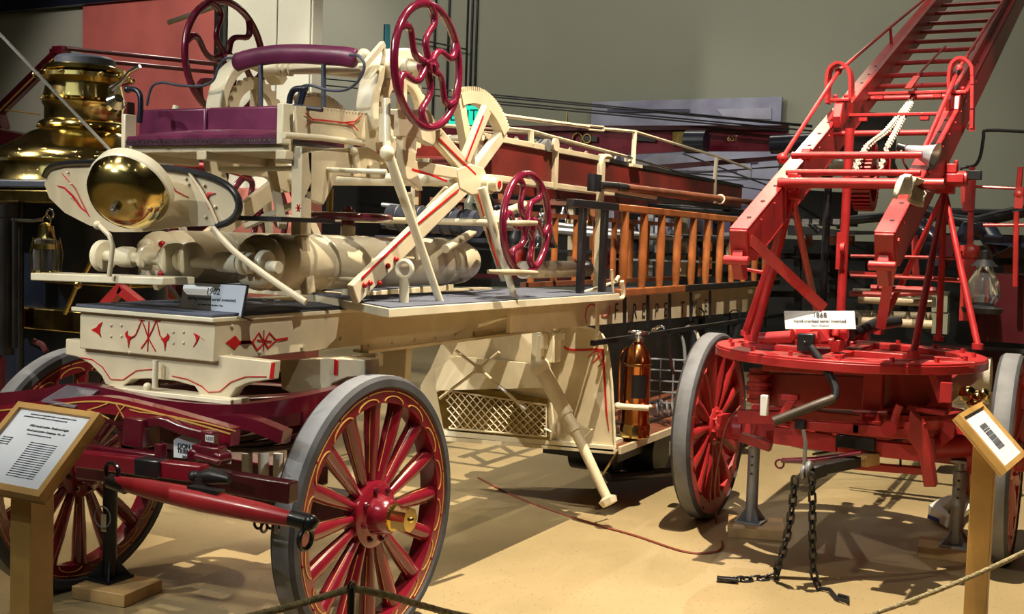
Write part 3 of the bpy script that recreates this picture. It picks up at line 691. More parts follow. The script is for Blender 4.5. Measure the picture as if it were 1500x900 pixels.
for X0, zz_ in ((XL, 0), (2*XC-XL, 0)):
    b = MB(); f = (lambda p: p) if X0 == XL else mx
    def g(x, y): return f(P(x, y, X=XL))
    b.tube([g(726,168), g(862,186)], .011, 8); b.tube([g(884,189), g(930,193), g(1049,229), g(1100,248)], .010, 8)
    for s in (-1, 1): b.tube([g(862,187+3*s), g(884,189+3*s)], .006, 8)
    b.tube([g(728,186), g(777,191), g(918,229)], .007, 8); b.build('truss_rod', 'cream_pale', T)
    b = MB(); b.tube([g(778,190), g(778,212)], .016, 8); b.tube([g(930,192), g(927,243)], .016, 8); b.tube([g(1050,228), g(1047,262), g(1046,298)], .016, 8); b.box(g(927,243), (.07,.16,.02))
    b.build('truss_post', 'cream_pale', T)
    b = MB(); b.tube([g(918,229), g(1048,268), g(1190,290)], .005, 6); b.build('truss_wire', 'iron', T)
b = MB(); c = P(799,213,X=XL); b.cyl(c-XA*.06, c+XA*.02, .034, 18); b.build('pulley', ['steel'], T)
b = MB(); c = P(807,212,X=XL); b.cyl(c+XA*.02, c+XA*.035, .036, 18); b.build('pulley', ['cream_pale'], T)
# cradle uprights
for dx in (0, 2*(XC+2.52)):
    b = MB(); X0 = -2.52
    def u(x, y): p = P(x, y, X=X0); return p if dx == 0 else mx(p)
    b.beam(u(881,240), u(874,432), .03, .04, up=YA); b.tube(smooth_pts([u(893,230), u(884,230), u(880,240), u(880,262)], 4), .014, 8)
    b.box(u(870,300), (.05,.05,.04)); b.build('ladder_cradle', 'cream', T)
b = MB()
b.tube([P(906,405,X=-2.40), P(902,412,X=-2.40)], .01, 6); b.tube(smooth_pts([P(x, y, X=-2.38) for x, y in ((896,436),(911,437),(913,425),(911,412))], 3), .012, 8); b.build('hook_bracket', 'cream_pale', T)
b = MB()
for x0 in (896,): b.tube([P(896,395,X=-2.45), P(898,430,X=-2.45)], .008, 6)
b.tube([P(700,478,X=-2.6), P(905,412,X=-2.45)], .008, 6); b.build('tie_rod', 'cream_pale', T)
b = MB(); c0, c1 = P(905,282,X=-2.48), P(905,288,X=-2.48); b.beam(P(884,277,X=-2.48), P(960,290,X=-2.48), .02, .018); b.build('pole_rest', 'cream_pale', T)
b = MB(); a = P(871,268,X=-2.5); b.box(a, (.04,.1,.09)); b.cyl(P(878,271,X=-2.48), P(905,273,X=-2.48), .022, 12); b.build('pole_socket', 'iron', T)
# letter board
XT = -2.55; zt0 = P(751,487,X=XT).z; zt1 = P(1044,461,X=XT).z; ya = P(745,460,X=XT).y
yz = 9.3
b = MB(); zh = .115
b.prism([V((XT, ya, zt0)), V((XT, yz, zt1-.02)), V((XT, yz, 1.245)), V((XT, ya, 1.245))], .02, XA); lb = b.build('letter_board', 'cream', T)
MB().beam((XT+.012, ya, 1.252), (XT+.012, yz, 1.252), .05, .016).build('board_cap', 'cream_pale', T)
b = MB(); ctr = P(868,470,X=XT+.012)
b.ribbon(smooth_pts([P(x, y, X=XT+.013) for x, y in ((876,452),(868,446),(861,450),(858,462),(860,474))], 4), .008, XA, .002)
b.ribbon(smooth_pts([P(x, y, X=XT+.013) for x, y in ((881,461),(886,464),(892,460),(893,448)) ], 4), .006, XA, .002); b.build('red_letter', 'red_stripe', lb)
for ch, px, py in (('F',903,452),('I',917,455),('R',930,452),('E',943,451),('P',962,451),('E',975,450),('T',1000,448),('M',1017,446),('E',1034,444)):
    text(ch, 'letter', lb, P(px, py+5, X=XT+.012), YA, ZA, .13, 'ink')
b = MB()
ysb = P(800,505,X=-2.45).y
b.beam(P(868,503,X=-2.45), P(1180,456,X=-2.45), .028, .028); b.build('black_rail', 'iron', T)
for k, px in enumerate((875, 915, 949, 981, 1012, 1040)):
    t = (px-875)/165; b = MB(); b.beam(P(px, 438-12*t, X=-2.43), P(px, 492-26*t, X=-2.43), .025, .012, up=XA); b.build('hanger_strap', 'iron' if k else 'cream', T)
# side compartment (fender box) with mesh
YF = 5.90
b = MB(); o_ = [P(x, y, Y=YF) for x, y in ((662,470),(812,478),(845,478),(872,484),(888,500),(897,560),(902,657),(800,648),(664,636),(618,630),(617,565),(632,540))]
b.prism(o_, .02, YA); fp = b.build('front_panel', 'cream', T)
b = MB(); b.tube([p-YA*.01 for p in smooth_pts(o_[1:7], 3)], .008, 8); b.beam(o_[6]-YA*.02, o_[9]-YA*.02, .03, .03); b.build('panel_edging', 'cream_pale', fp)
b = MB()
b.ribbon(smooth_pts([P(x, y, Y=YF-.012) for x, y in ((826,507),(832,512),(850,513),(870,512),(883,513))], 3), [.002]+[.012]*11+[.010], YA, .003)
b.ribbon([P(x, y, Y=YF-.012) for x, y in ((883,512),(886,560),(888,600),(892,632))], [.012,.012,.010,.003], YA, .003)
for pts in ([(883,514),(870,516),(861,524)], [(884,516),(872,528),(868,532)], [(884,520),(884,532),(876,537)], [(876,514),(878,524),(882,530)]): b.ribbon([P(x, y, Y=YF-.012) for x, y in pts], .005, YA, .003)
b.build('red_scrollwork', 'red_stripe', fp)
b = MB(); b.prism([P(x, y, Y=YF-.03) for x, y in ((640,575),(665,562),(803,585),(803,645),(650,628))], .006, YA); b.build('mesh_backing', 'brass_dk', fp)
b = MB()
def wp(s_, t_): 
    p = P(652,572,Y=YF-.04).lerp(P(800,594,Y=YF-.04), s_); q = P(658,628,Y=YF-.04).lerp(P(800,640,Y=YF-.04), s_); return p.lerp(q, t_)
nn = 13
for k in range(-4, nn):
    a0, a1 = k/nn, (k+4.2)/nn
    for s_ in (0, 1):
        A0, A1 = max(a0, 0), min(a1, 1)
        t0 = (A0-a0)/(a1-a0); t1 = (A1-a0)/(a1-a0)
        if s_: t0, t1 = 1-t0, 1-t1
        if A1 > A0: b.tube([wp(A0, t0), wp(A1, t1)], .0035, 5)
for pa, pb in (((0,0),(1,0)),((0,1),(1,1)),((1,0),(1,1))): b.tube([wp(*pa), wp(*pb)], .006, 6)
b.build('wire_mesh', 'cream', fp)
b = MB(); b.prism([P(x, y, Y=YF-.05) for x, y in ((640,540),(668,522),(800,535),(800,568),(640,572))], .03, YA); b.build('inner_shelf_panel', 'cream_pale', fp)
b = MB(); c = P(702,540,Y=5.6)
for x, y in ((668,514),(731,516),(644,584),(770,600)): b.tube([c, P(x, y, Y=5.6)], .009, 8)
b.box(c, (.05,.02,.05)); b.build('cross_brace', 'cream', T)
b = MB(); b.beam(P(617,640,Y=YF-.02), P(903,662,Y=YF-.02), .03, .025); b.build('sill', 'cream', T)
b = MB(); kx = P(903,650,Y=YF).x; zz0 = P(905,657,Y=YF).z
b.span((kx-.75, YF, zz0-.02), (kx+.02, 9.3, zz0)); b.build('running_board', 'polewood', T)
b = MB(); b.beam((kx+.02, YF, zz0-.012), (kx+.02, 9.3, zz0-.012), .02, .04); b.build('board_edge', 'cream', T)
b = MB(); b.span((kx-.45, YF+.02, zz0), (kx-.05, YF+.34, zz0+.02)); b.build('bracket_foot', 'cream_pale', T)
# folding jack leg
b = MB(); a = P(792,538,Y=5.75); c = P(843,632,Y=5.72); d = P(893,738,Y=5.68); b.tube([a, a.lerp(c,.75)], [.046,.042], 16); b.tube([a.lerp(c,.6), c, c.lerp(d,.05)], .032, 14); b.tube([c, d], [.030,.026], 14)
b.lathe([(0,0),(.042,0),(.042,.03),(0,.03)], c, (c-d), 16); b.prism([c+V((-.06,0,-.02)), c+V((.05,0,-.03)), c+V((.10,0,.02)), c+V((.03,0,.03))], .03, YA); b.lathe([(.026,0),(.030,.01),(.026,.02)], a.lerp(c,.8), (d-a), 16)
b.ball(a, .06, n=14); b.lathe([(0,-.005),(.045,-.005),(.055,.025),(.03,.04),(0,.04)], d, (a-d), 8)
jl = b.build('jack_leg', 'cream', T)
b = MB(); b.tube([P(905,662,Y=5.8), P(893,680,Y=5.75), P(880,700,Y=5.7), P(868,698,Y=5.7)], .007, 8); b.build('hook_chain', 'brass_dk', T)
b = MB(); b.box(P(800,508,Y=5.8), (.14,.1,.17)); b.box(P(792,512,Y=5.74), (.035,.04,.16)); b.cyl(P(797,512,Y=5.72), P(797,486,Y=5.72), .02, 10); b.build('jack_mount', 'cream_pale', T, bevel=.006)
b = MB(); b.beam(P(779,455,Y=5.6), P(812,490,Y=5.6), .03, .02); b.beam(P(808,460,Y=5.65), P(825,484,Y=5.65), .03, .02); b.box(P(820,493,Y=5.6), (.05,.03,.035)); b.beam(P(816,485,Y=5.6), P(815,530,Y=5.6), .015, .015); b.build('jack_strap', 'cream_pale', T)
b = MB(); b.tube([P(807,590,Y=5.86), P(812,635,Y=5.86), P(798,628,Y=5.86)], .008, 8); b.build('latch_hook', 'cream_pale', T)
# dark tank and axle under running board
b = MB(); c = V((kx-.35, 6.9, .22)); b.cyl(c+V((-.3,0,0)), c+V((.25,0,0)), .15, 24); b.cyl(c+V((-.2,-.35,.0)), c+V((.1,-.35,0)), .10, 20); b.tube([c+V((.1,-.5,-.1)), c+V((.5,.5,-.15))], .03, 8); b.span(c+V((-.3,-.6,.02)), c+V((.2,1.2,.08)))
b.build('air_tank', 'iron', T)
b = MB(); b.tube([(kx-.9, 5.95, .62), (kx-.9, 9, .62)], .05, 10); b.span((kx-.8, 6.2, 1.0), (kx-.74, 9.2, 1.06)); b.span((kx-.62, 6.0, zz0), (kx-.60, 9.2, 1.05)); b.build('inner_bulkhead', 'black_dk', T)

b = MB(); tp_ = P(567,36,Y=4.55); b.cyl((tp_.x, tp_.y, P(567,110,Y=4.55).z), tp_, .016, 16); b.build('teal_tube', 'teal', T)
# ================================================================== red hand-cranked aerial truck
RX = -1.20; RY = 6.0; RZ = 1.03
RTK = thing('crank_aerial_truck', 'bright red hand-cranked aerial truck with a raised rung ladder and red spoked wheels', 'fire truck', (RX, RY, 0))
rw = wheel_parts(RTK, (-2.0, 6.28, .527), .527, .105, 14, .075, .11, 'red', 'rubber', .060, side=1, cap=None, stripes=False, tire_t=.03, hub_w=.3)
rw2 = copy_tree(rw, RTK, V((-.443, 6.28, .527))-RTK.location, 0)
def pl(x): return lambda px, py: P(px, py, X=x)
AX, BX = -1.528, -.872; SL = .392; Y0, Z0 = 5.22, 1.635
def lz(y, off=0): return Z0+(y-Y0)*SL+off
sd_ = V((0, 1, SL)).normalized(); nn_ = V((0, -SL, 1)).normalized()
ladder = None
for X0, nm in ((AX, 'L'), (BX, 'R')):
    b = MB(); a = V((X0, Y0, Z0)); e = V((X0, 15.2 if False else 13.4, lz(13.4)))
    b.prism([a, e, e-nn_*.20, a+sd_*.10-nn_*.20, a-nn_*.16], .012, XA)
    b.beam(a+V((-.04,0,0))-nn_*.006, e+V((-.04,0,0))-nn_*.006, .092, .012, up=nn_); b.beam(a+V((-.03,0,0))-nn_*.19+sd_*.12, e+V((-.03,0,0))-nn_*.19, .075, .012, up=nn_)
    o = b.build('ladder_side_beam', 'red' , RTK, bevel=.003)
    h = MB()
    for k in range(14): c = a+sd_*(.15+.24*k)+V((-.035,0,0)); h.cyl(c, c+nn_*.003, .011, 12)
    for k in range(12): c = a+sd_*(.2+.24*k)-nn_*.03; h.ball(c+V((.008,0,0)), .007, m=1, n=8)
    h.build('bolt_hole', ['ink','red'], o)
    f = MB(); f.beam(a-sd_*.012+V((-.04,0,-.004)), a-sd_*.012-nn_*.15+V((-.04,0,0)), .085, .02, up=sd_); f.cyl(a+V((-.10,-.02,-.15)), a+V((.02,-.02,-.15)), .022, 12); f.prism([a+V((-.04,0,-.1)), a+V((-.04,.06,-.12)), a+V((-.04,.10,-.24)), a+V((-.04,.03,-.24)), a+V((-.04,-.03,-.16))], .05, XA); f.build('beam_shoe', 'red', o, bevel=.005)
# upper fly section beams (inside)
for X0 in (AX+.05, BX-.05):
    b = MB(); a = V((X0, 7.1, lz(7.1, .02))); e = V((X0, 14.0, lz(14.0, .02))); b.beam(a, e, .03, .10, up=nn_); b.build('fly_ladder_beam', 'red_dk', RTK, bevel=.003)
def solve_y(py, off=-.06):
    lo, hi = 5.3, 13.3
    for _ in range(40):
        md = (lo+hi)/2
        if proj((RX, md, lz(md, off)))[1] > py: lo = md
        else: hi = md
    return lo
rpy = [195, 143, 125, 109, 90, 73, 59, 44.5, 32, 17, 5, -8, -20, -32]
for k, py_ in enumerate(rpy):
    y = solve_y(py_)
    MB().cyl((AX, y, lz(y,-.06)), (BX, y, lz(y,-.06)), .017, 12).build('rung', 'red' if k < 4 else 'red_dk', RTK)
for y, dz in ((solve_y(168,-.015),-.015),(solve_y(136,-.01),-.01)):
    b = MB(); b.beam((AX, y, lz(y,dz)), (BX, y, lz(y,dz)), .05, .018); b.box((RX-.2, y, lz(y,dz)-.022), (.05,.04,.03)); b.box((RX+.15, y, lz(y,dz)-.022), (.05,.04,.03)); b.build('cross_plate', 'red', RTK, bevel=.003)
# inverted U guides
for X0, pts in ((AX-.04, ((1213,152),(1213,118),(1217,101),(1230,93),(1243,101),(1247,118),(1247,145))), (BX-.0, ((1391,140),(1391,112),(1395,94),(1408,86),(1421,94),(1425,112),(1424,188)))):
    ym = P(pts[3][0], 150, X=X0).y
    q = smooth_pts([P(x, y, Y=ym) for x, y in pts], 5); b = MB()
    for i in range(len(q)-1): b.beam(q[i], q[i+1]+(q[i+1]-q[i])*.1, .10, .018, up=(q[i+1]-q[i]).cross(YA))
    b.build('guide_loop', 'red', RTK)
b = MB()
X0 = AX-.06; b.tube([P(1146,232,X=X0), P(1228,105,X=X0)], .013, 10); b.tube([P(1228,105,X=X0), P(1304,40,X=X0), P(1365,-10,X=X0)], .011, 10); b.tube([P(1304,40,X=X0), P(1306,66,X=X0)], .011, 8); b.ball(P(1146,232,X=X0), .03); b.ball(P(1228,105,X=X0), .022)
X0 = BX-.04; b.tube([P(1352,222,X=X0), P(1405,100,X=X0)], .013, 10); b.tube([P(1405,100,X=X0), P(1450,30,X=X0), P(1490,-30,X=X0)], .011, 10); b.ball(P(1405,100,X=X0), .022)
b.tube([P(1420,186,X=BX), P(1424,188,X=BX+.05)], .02, 10)
b.build('truss_rod', 'red', RTK)
# shafts, brackets
def ysh(px, py, X0, X1, r, name='cross_shaft', m='red', dx=(0,0)):
    a = P(px, py, X=X0); b = MB(); b.cyl((X0-dx[0], a.y, a.z), (X1+dx[1], a.y, a.z), r, 14); b.build(name, m, RTK); return a
s1 = ysh(1160, 228, AX+.02, BX, .018); s2_ = ysh(1152, 253, AX, BX, .016); s3 = ysh(1140, 268, AX-.02, BX, .026, dx=(.0,.12)); 
b = MB(); c_ = P(1165,262,X=AX+.04); b.box(c_, (.05,.12,.05)); b.cyl(c_-XA*.03, c_+XA*.04, .045, 16); b.box(c_-ZA*.05, (.03,.16,.03)); c_ = P(1180,226,X=AX+.03); b.box(c_, (.03,.09,.03)); b.cyl(c_-XA*.02, c_+XA*.03, .032, 14); 
q = P(1392,262,X=BX+.03); b.box(q, (.15,.12,.05)); b.cyl(q-XA*.07, q+XA*.09, .042, 16); b.box(q+V((.0,0,.055)), (.07,.09,.05)); b.cyl(q+V((.03,-.03,.07)), q+V((.03,-.03,.10)), .012, 6); b.cyl(q+V((-.03,-.03,.07)), q+V((-.03,-.03,.10)), .012, 6); pass
for px, py, X0 in ((1232,163,AX+.03),(1402,152,BX-.02)):
    c_ = P(px, py, X=X0); b.prism([c_+sd_*u_+nn_*v_ for u_, v_ in ((-.12,-.07),(.10,-.07),(.10,.03),(.05,.06),(-.06,.06),(-.12,.0))], .05, XA); b.box(c_+nn_*.065, (.11,.07,.02)); b.cyl(c_+nn_*.07+XA*.03, c_+nn_*.10+XA*.03, .014, 6); b.cyl(c_+nn_*.07-XA*.03, c_+nn_*.10-XA*.03, .014, 6)
b.build('bearing_block', 'red', RTK, bevel=.005)
b = MB(); b.box(q+V((.12,0,.02)), (.08,.05,.05)); b.build('shaft_end', 'iron', RTK, bevel=.004)
gc = P(1268,268,X=RX+.0); b = MB(); R = .135; tp = []
prof = [(R-.035,-.045),(R,-.045),(R,.045),(R-.035,.045),(R-.035,-.045)]
b.lathe(prof, gc, XA, 40)
for k in range(36):
    a = 2*PI*k/36; d = YA*math.cos(a)+ZA*math.sin(a); b.beam(gc+d*(R-.002), gc+d*(R+.014), .09, .011, up=XA.cross(d))
for a in (.2,1.2,2.2,3.2,4.2,5.2): d = YA*math.cos(a)+ZA*math.sin(a); b.beam(gc, gc+d*(R-.02), .03, .03, up=XA)
b.cyl(gc-XA*.06, gc+XA*.06, .035, 16); b.build('chain_gear', 'red_dk', RTK)
b = MB(); b.box(P(1300,236,X=RX+.05), (.04,.04,.10)); b.ring(P(1281,222,X=RX), XA, .035, .012, 20, 8); b.box(P(1282,232,X=RX), (.03,.04,.06)); b.build('chain_guide', 'red', RTK)
# link drive chains
def links(b, pts, L, w, r, pale=False):
    pts = [V(p) for p in pts]; tot = sum((pts[i+1]-pts[i]).length for i in range(len(pts)-1)); n = max(2, int(tot/(L*.74)))
    def at(s):
        for i in range(len(pts)-1):
            l = (pts[i+1]-pts[i]).length
            if s <= l or i == len(pts)-2: return pts[i]+(pts[i+1]-pts[i])*(s/l), (pts[i+1]-pts[i]).normalized()
            s -= l
    for k in range(n):
        c, t = at(tot*(k+.5)/n); a = t.cross(V((.3,.9,.1))).normalized(); c2 = t.cross(a).normalized()
        if k % 2: a = c2
        o = []
        for i in range(16):
            an = 2*PI*i/16; cx_ = math.cos(an); o.append(c+t*((L/2-w/2)*(1 if cx_ > 0 else -1)+w/2*cx_)+a*(math.sin(an)*w/2))
        b.tube(o, r, 6, True)
b = MB(); links(b, smooth_pts([P(1252,250,X=RX), P(1270,215,X=RX), P(1300,190,X=RX), P(1335,146,X=RX)], 4), .035, .026, .0055)
links(b, [P(1289,248,X=RX+.05), P(1300,215,X=RX+.05), P(1335,150,X=RX+.02)], .035, .026, .0055); b.build('drive_chain', 'canvas', RTK)
b = MB(); ra = P(1335,146,X=RX); b.beam(P(1330,130,X=RX), P(1343,112,X=RX), .04, .01); b.tube([P(1343,112,X=RX), P(1366,87,X=RX), P(1385,68,X=RX)], .008, 6); b.tube([ra, P(1340,132,X=RX)], .016, 8); b.build('pull_strap', 'red_dk', RTK)
# A frames
ap = P(1155,288,X=AX); aq = P(1384,280,X=BX)
def legs(apx, feet, r=.018, m='red'):
    b = MB(); b.box(apx+V((0,0,.02)), (.10,.10,.07))
    o = b.build('a_frame_head', m, RTK, bevel=.005)
    for f in feet:
        b = MB(); b.tube([apx, apx.lerp(f,.5), f+V((0,0,.02))], [r*.8, r, r], 12); b.cyl(f, f+V((0,0,.03)), .03, 12); b.build('a_frame_leg', m, RTK)
def ringpt(deg, R=.62): a = math.radians(deg); return V((RX+R*math.cos(a), RY+R*math.sin(a), RZ+.02))
legs(ap+V((.02,0,0)), [P(1104,500,Z=RZ+.02), P(1092,492,Z=RZ+.02), P(1200,478,Z=RZ+.02)], .022)
legs(aq, [P(1338,523,Z=RZ+.02), P(1287,490,Z=RZ+.02), P(1375,500,Z=RZ+.02), P(1432,512,Z=RZ+.02)])
b = MB(); vp = P(1243,230,X=-1.3); b.tube([(vp.x, vp.y, RZ), (vp.x, vp.y, vp.z+.15)], .024, 14); b.box((vp.x-.01, vp.y, P(1241,368,Y=vp.y).z), (.05,.05,.2)); b.cyl(P(1238,365,Y=vp.y-.03), P(1232,365,Y=vp.y-.03), .035, 12); b.build('center_post', 'red', RTK)
b = MB(); b.beam(P(1098,350,X=AX), P(1207,452,X=AX+.3), .015, .05); b.build('diagonal_brace', 'red_dk', RTK)
b = MB(); b.beam(P(1312,350,X=BX), P(1290,480,X=BX-.1), .02, .045, up=XA); b.build('diagonal_brace', 'red', RTK)
b = MB()
for p, q, r in (((1246,375),(1400,378),.010),((1246,404),(1405,410),.010),((1276,422),(1372,426),.020)): b.tube([P(*p, Y=6.9), P(*q, Y=6.9)], r, 8)
b.build('rear_rail', 'red_dk', RTK)
b = MB(); b.beam(P(1088,394,X=-1.9), P(1122,400,X=-1.7), .06, .012); b.build('step_plate', 'red', RTK)
# turntable ring
b = MB(); b.lathe([(.54,0),(.665,0),(.665,.03),(.54,.03),(.54,0)], (RX, RY, RZ-.02), ZA, 72); b.lathe([(.655,-.040),(.67,-.040),(.67,0),(.655,0),(.655,-.040)], (RX, RY, RZ), ZA, 72)
b.span((RX-.58, RY-.04, RZ-.02), (RX+.58, RY+.04, RZ+.01)); b.span((RX-.04, RY-.58, RZ-.02), (RX+.04, RY+.58, RZ+.01)); b.build('turntable_ring', 'red', RTK, bevel=.003)
b = MB()
for k in range(16): q = ringpt(360*k/16+8, .60); b.cyl(q-V((0,0,.01)), q+V((0,0,.012)), .012, 6)
b.build('ring_bolts', 'red', RTK)
b = MB(); b.tube([P(1112,496,Y=5.75), P(1160,493,Y=5.75)], .03, 12); b.tube([P(1160,490,Y=5.8), P(1240,485,Y=6.1)], .03, 12); b.box(P(1200,499,Y=5.9), (.20,.12,.03)); b.prism([P(x, y, Y=5.86) for x, y in ((1182,500),(1188,484),(1198,478),(1208,484),(1216,500))], .09, YA); b.tube(arc(P(1227,492,Y=5.75), YA, ZA, .05, 0, PI, 10), .018, 10); b.box(P(1227,506,Y=5.75), (.045,.12,.06)); b.cyl(P(1200,495,Y=5.6), P(1172,499,Y=5.6), .032, 14); b.cyl(P(1222,488,Y=5.75), P(1242,486,Y=5.75), .036, 16); b.box(P(1125,500,Y=5.8), (.10,.06,.03)); b.cyl(P(1240,500,Y=6.1), P(1240,478,Y=6.1), .05, 14); b.box(P(1255,492,Y=6.15), (.12,.10,.04))
b.build('winch_mechanism', 'red', RTK, bevel=.004)
b = MB(); b.tube([P(1245,490,Y=6.0), P(1285,475,Y=6.3), P(1315,472,Y=6.5)], [.03,.035,.03], 14); b.build('winch_handle', 'iron', RTK)
b = MB(); c = P(1181,502,Y=5.42); b.box(c, (.075,.05,.085)); b.cyl(c-YA*.03, c-YA*.04, .010, 10)
b.build('crank_hub', 'iron', RTK, bevel=.008)
cp = [P(1187,508,Y=5.40), P(1202,530,Y=5.38), P(1218,555,Y=5.36), P(1224,572,Y=5.34), P(1220,584,Y=5.32), P(1200,592,Y=5.28), P(1133,618,Y=5.2)]
b = MB(); q = smooth_pts(cp, 4); b.tube(q[:-8], .020, 10, flat=.8); b.tube(q[-9:], .023, 12, m=1); b.build('crank_arm', ['iron','iron_brown'], RTK)
# running gear, front facing bars at Y=yg
yg = 5.75
def bar(p, q, h, w=.05, Y=yg, name='frame_bar', m='red', Y2=None):
    b = MB(); b.beam(P(*p, Y=Y), P(*q, Y=Y2 or Y), w, h); return b.build(name, m, RTK, bevel=.004)
bar((1118,538),(1285,546), .035); bar((1120,570),(1285,577), .17, name='bolster', m='red_dk', Y=5.9); bar((1120,524),(1430,535), .03, name='frame_bar', m='red_dk')
b = MB(); b.box(P(1280,572,Y=5.7), (.09,.08,.30)); b.build('bolster_post', 'red', RTK, bevel=.006)
b = MB(); b.cyl(P(1335,545,Y=6.0), P(1335,612,Y=6.0), .19, 36); b.cyl(P(1335,600,Y=6.0), P(1335,607,Y=6.0), .25, 36); b.cyl((RX, RY, RZ-.06), (RX, RY, RZ-.02), .5, 48); b.build('turntable_drum', 'red_dk', RTK)
b = MB(); b.cyl(P(1112,540,Y=5.8), P(1112,590,Y=5.8), .05, 16)
for y in (548,560,572,584): b.cyl(P(1112,y,Y=5.8), P(1112,y+5,Y=5.8), .062, 16)
b.build('spring_post', 'red_dk', RTK)
bar((1270,600),(1390,603), .03, Y=5.8, m='red_dk'); bar((1330,596),(1385,606), .02, Y=5.65)
b = MB(); b.beam(P(1360,535,Y=5.6), P(1380,590,Y=5.6), .02, .03); b.box(P(1386,575,Y=5.55), (.05,.04,.09)); b.ball(P(1365,610,Y=5.9), .07); b.build('stay_bracket', 'red', RTK)
axm = MB(); axm.span((-1.95, 6.22, .47), (-.5, 6.33, .60)); axm.span((-1.75, 6.2, .60), (-.65, 6.35, .68)); axm.cyl((-2.0, 6.28, .527), (-1.72, 6.28, .527), .055, 20); axm.cyl((-1.86, 6.28, .527), (-1.80, 6.28, .527), .075, 20); axm.cyl((-.75, 6.28, .527), (-.44, 6.28, .527), .055, 20); axm.build('axle', 'red', RTK, bevel=.006)
bar((1082,610),(1145,612), .07, Y=5.9, name='axle_arm'); bar((1085,640),(1130,655), .05, Y=5.9, m='red_dk')
bar((1160,622),(1260,628), .045, Y=5.5); bar((1250,628),(1340,636), .05, Y=5.5, name='frame_bar'); 
bar((1135,637),(1230,650), .085, Y=5.55, m='red', name='splinter_bar'); bar((1225,650),(1350,664), .075, Y=5.55, m='red', name='splinter_bar')
b = MB(); b.beam(P(1225,645,Y=5.5), P(1282,652,Y=5.5), .04, .06); b.box(P(1172,622,Y=5.46), (.05,.02,.05)); b.build('iron_strap', 'iron', RTK, bevel=.004)
bar((1250,682),(1352,690), .035, Y=5.7, m='red', name='brace_rod'); b = MB(); b.tube([P(1190,666,Y=5.8), P(1345,640,Y=5.9)], .006, 6); b.tube([P(1319,640,Y=5.7), P(1319,688,Y=5.7)], .006, 6); b.build('tie_rod', 'iron', RTK)
b = MB(); b.prism([P(x, y, Y=5.5) for x, y in ((1335,600),(1352,615),(1365,660),(1373,712),(1355,712),(1348,665),(1330,640))], .08, YA); b.build('side_bracket', 'red_dk', RTK, bevel=.006)
b = MB(); b.tube(smooth_pts([P(1312,626,Y=5.45), P(1312,610,Y=5.45), P(1318,594,Y=5.45)], 4), [.022]*4+[.018]*5, 10); b.cyl(P(1302,629,Y=5.4), P(1302,629,Y=5.5), .035, 16); b.box(P(1340,630,Y=5.5), (.09,.06,.07)); b.build('release_lever', 'red', RTK)
b = MB()
for x in (1263, 1285): b.tube([P(x,604,Y=5.6), P(x,618,Y=5.6)], .012, 8); b.cyl(P(x,617,Y=5.6), P(x,622,Y=5.6), .028, 10)
b.tube([P(1250,603,Y=5.6), P(1300,605,Y=5.6)], .012, 8); b.build('hanger_bolts', 'red_dk', RTK)
b = MB(); b.prism([P(x, y, Y=5.4) for x, y in ((1140,612),(1152,588),(1168,586),(1155,605))], .05, YA); b.box(P(1158,582,Y=5.5), (.08,.05,.03)); b.build('step_casting', 'red', RTK, bevel=.004)
b = MB(); b.box(P(1120,594,Y=5.4), (.035,.04,.10)); b.build('sleeve', 'white', RTK, bevel=.005)
b = MB(); b.tube([P(1370,655,Y=6.15), P(1455,650,Y=6.2)], .06, 16); b.cyl((-.62,6.28,.527), (-.50,6.28,.527), .11, 24); b.prism([P(x, y, Y=5.7) for x, y in ((1385,612),(1400,612),(1398,640),(1380,655),(1378,640))], .04, YA); b.build('hub_arm', 'red', RTK)
bar((1310,650),(1430,655), .12, Y=6.3, m='red_dk', name='axle_beam')
b = MB(); b.span((RX-.45, RY+.2, .75), (RX-.38, 8.0, .88)); b.span((RX+.38, RY+.2, .75), (RX+.45, 8.0, .88)); b.build('reach_beam', 'red_dk', RTK)
# draft pole stub and the singletree
b = MB(); a = P(1188,690,Y=5.2); e = P(1300,668,Y=5.6); b.beam(a, a.lerp(e,.6), .05, .05); b.beam(a-V((0,0,.01)), a.lerp(e,.15), .06, .06); b.build('draft_pole', 'black_dk', RTK, bevel=.006)
b = MB(); b.beam(a.lerp(e,.66), a.lerp(e,.84), .055, .055); b.build('pole_wrap', 'palewood', RTK, bevel=.004)
b = MB(); b.tube([P(1145,675,Y=5.4), P(1195,675,Y=5.4), P(1262,664,Y=5.4)], [.012,.018,.010], 10); b.ring(P(1142,680,Y=5.4), YA, .02, .005, 16, 6); b.build('singletree', 'maroon', RTK)
b = MB(); hp = [P(1177,630,Y=5.15), P(1180,650,Y=5.15), P(1178,680,Y=5.15), P(1176,700,Y=5.15)]; b.tube(hp, .009, 8); b.ring(P(1177,692,Y=5.15), XA, .026, .009, 18, 8); b.ring(P(1185,688,Y=5.17), XA, .03, .012, 18, 8); b.build('pole_hook', 'steel', RTK)
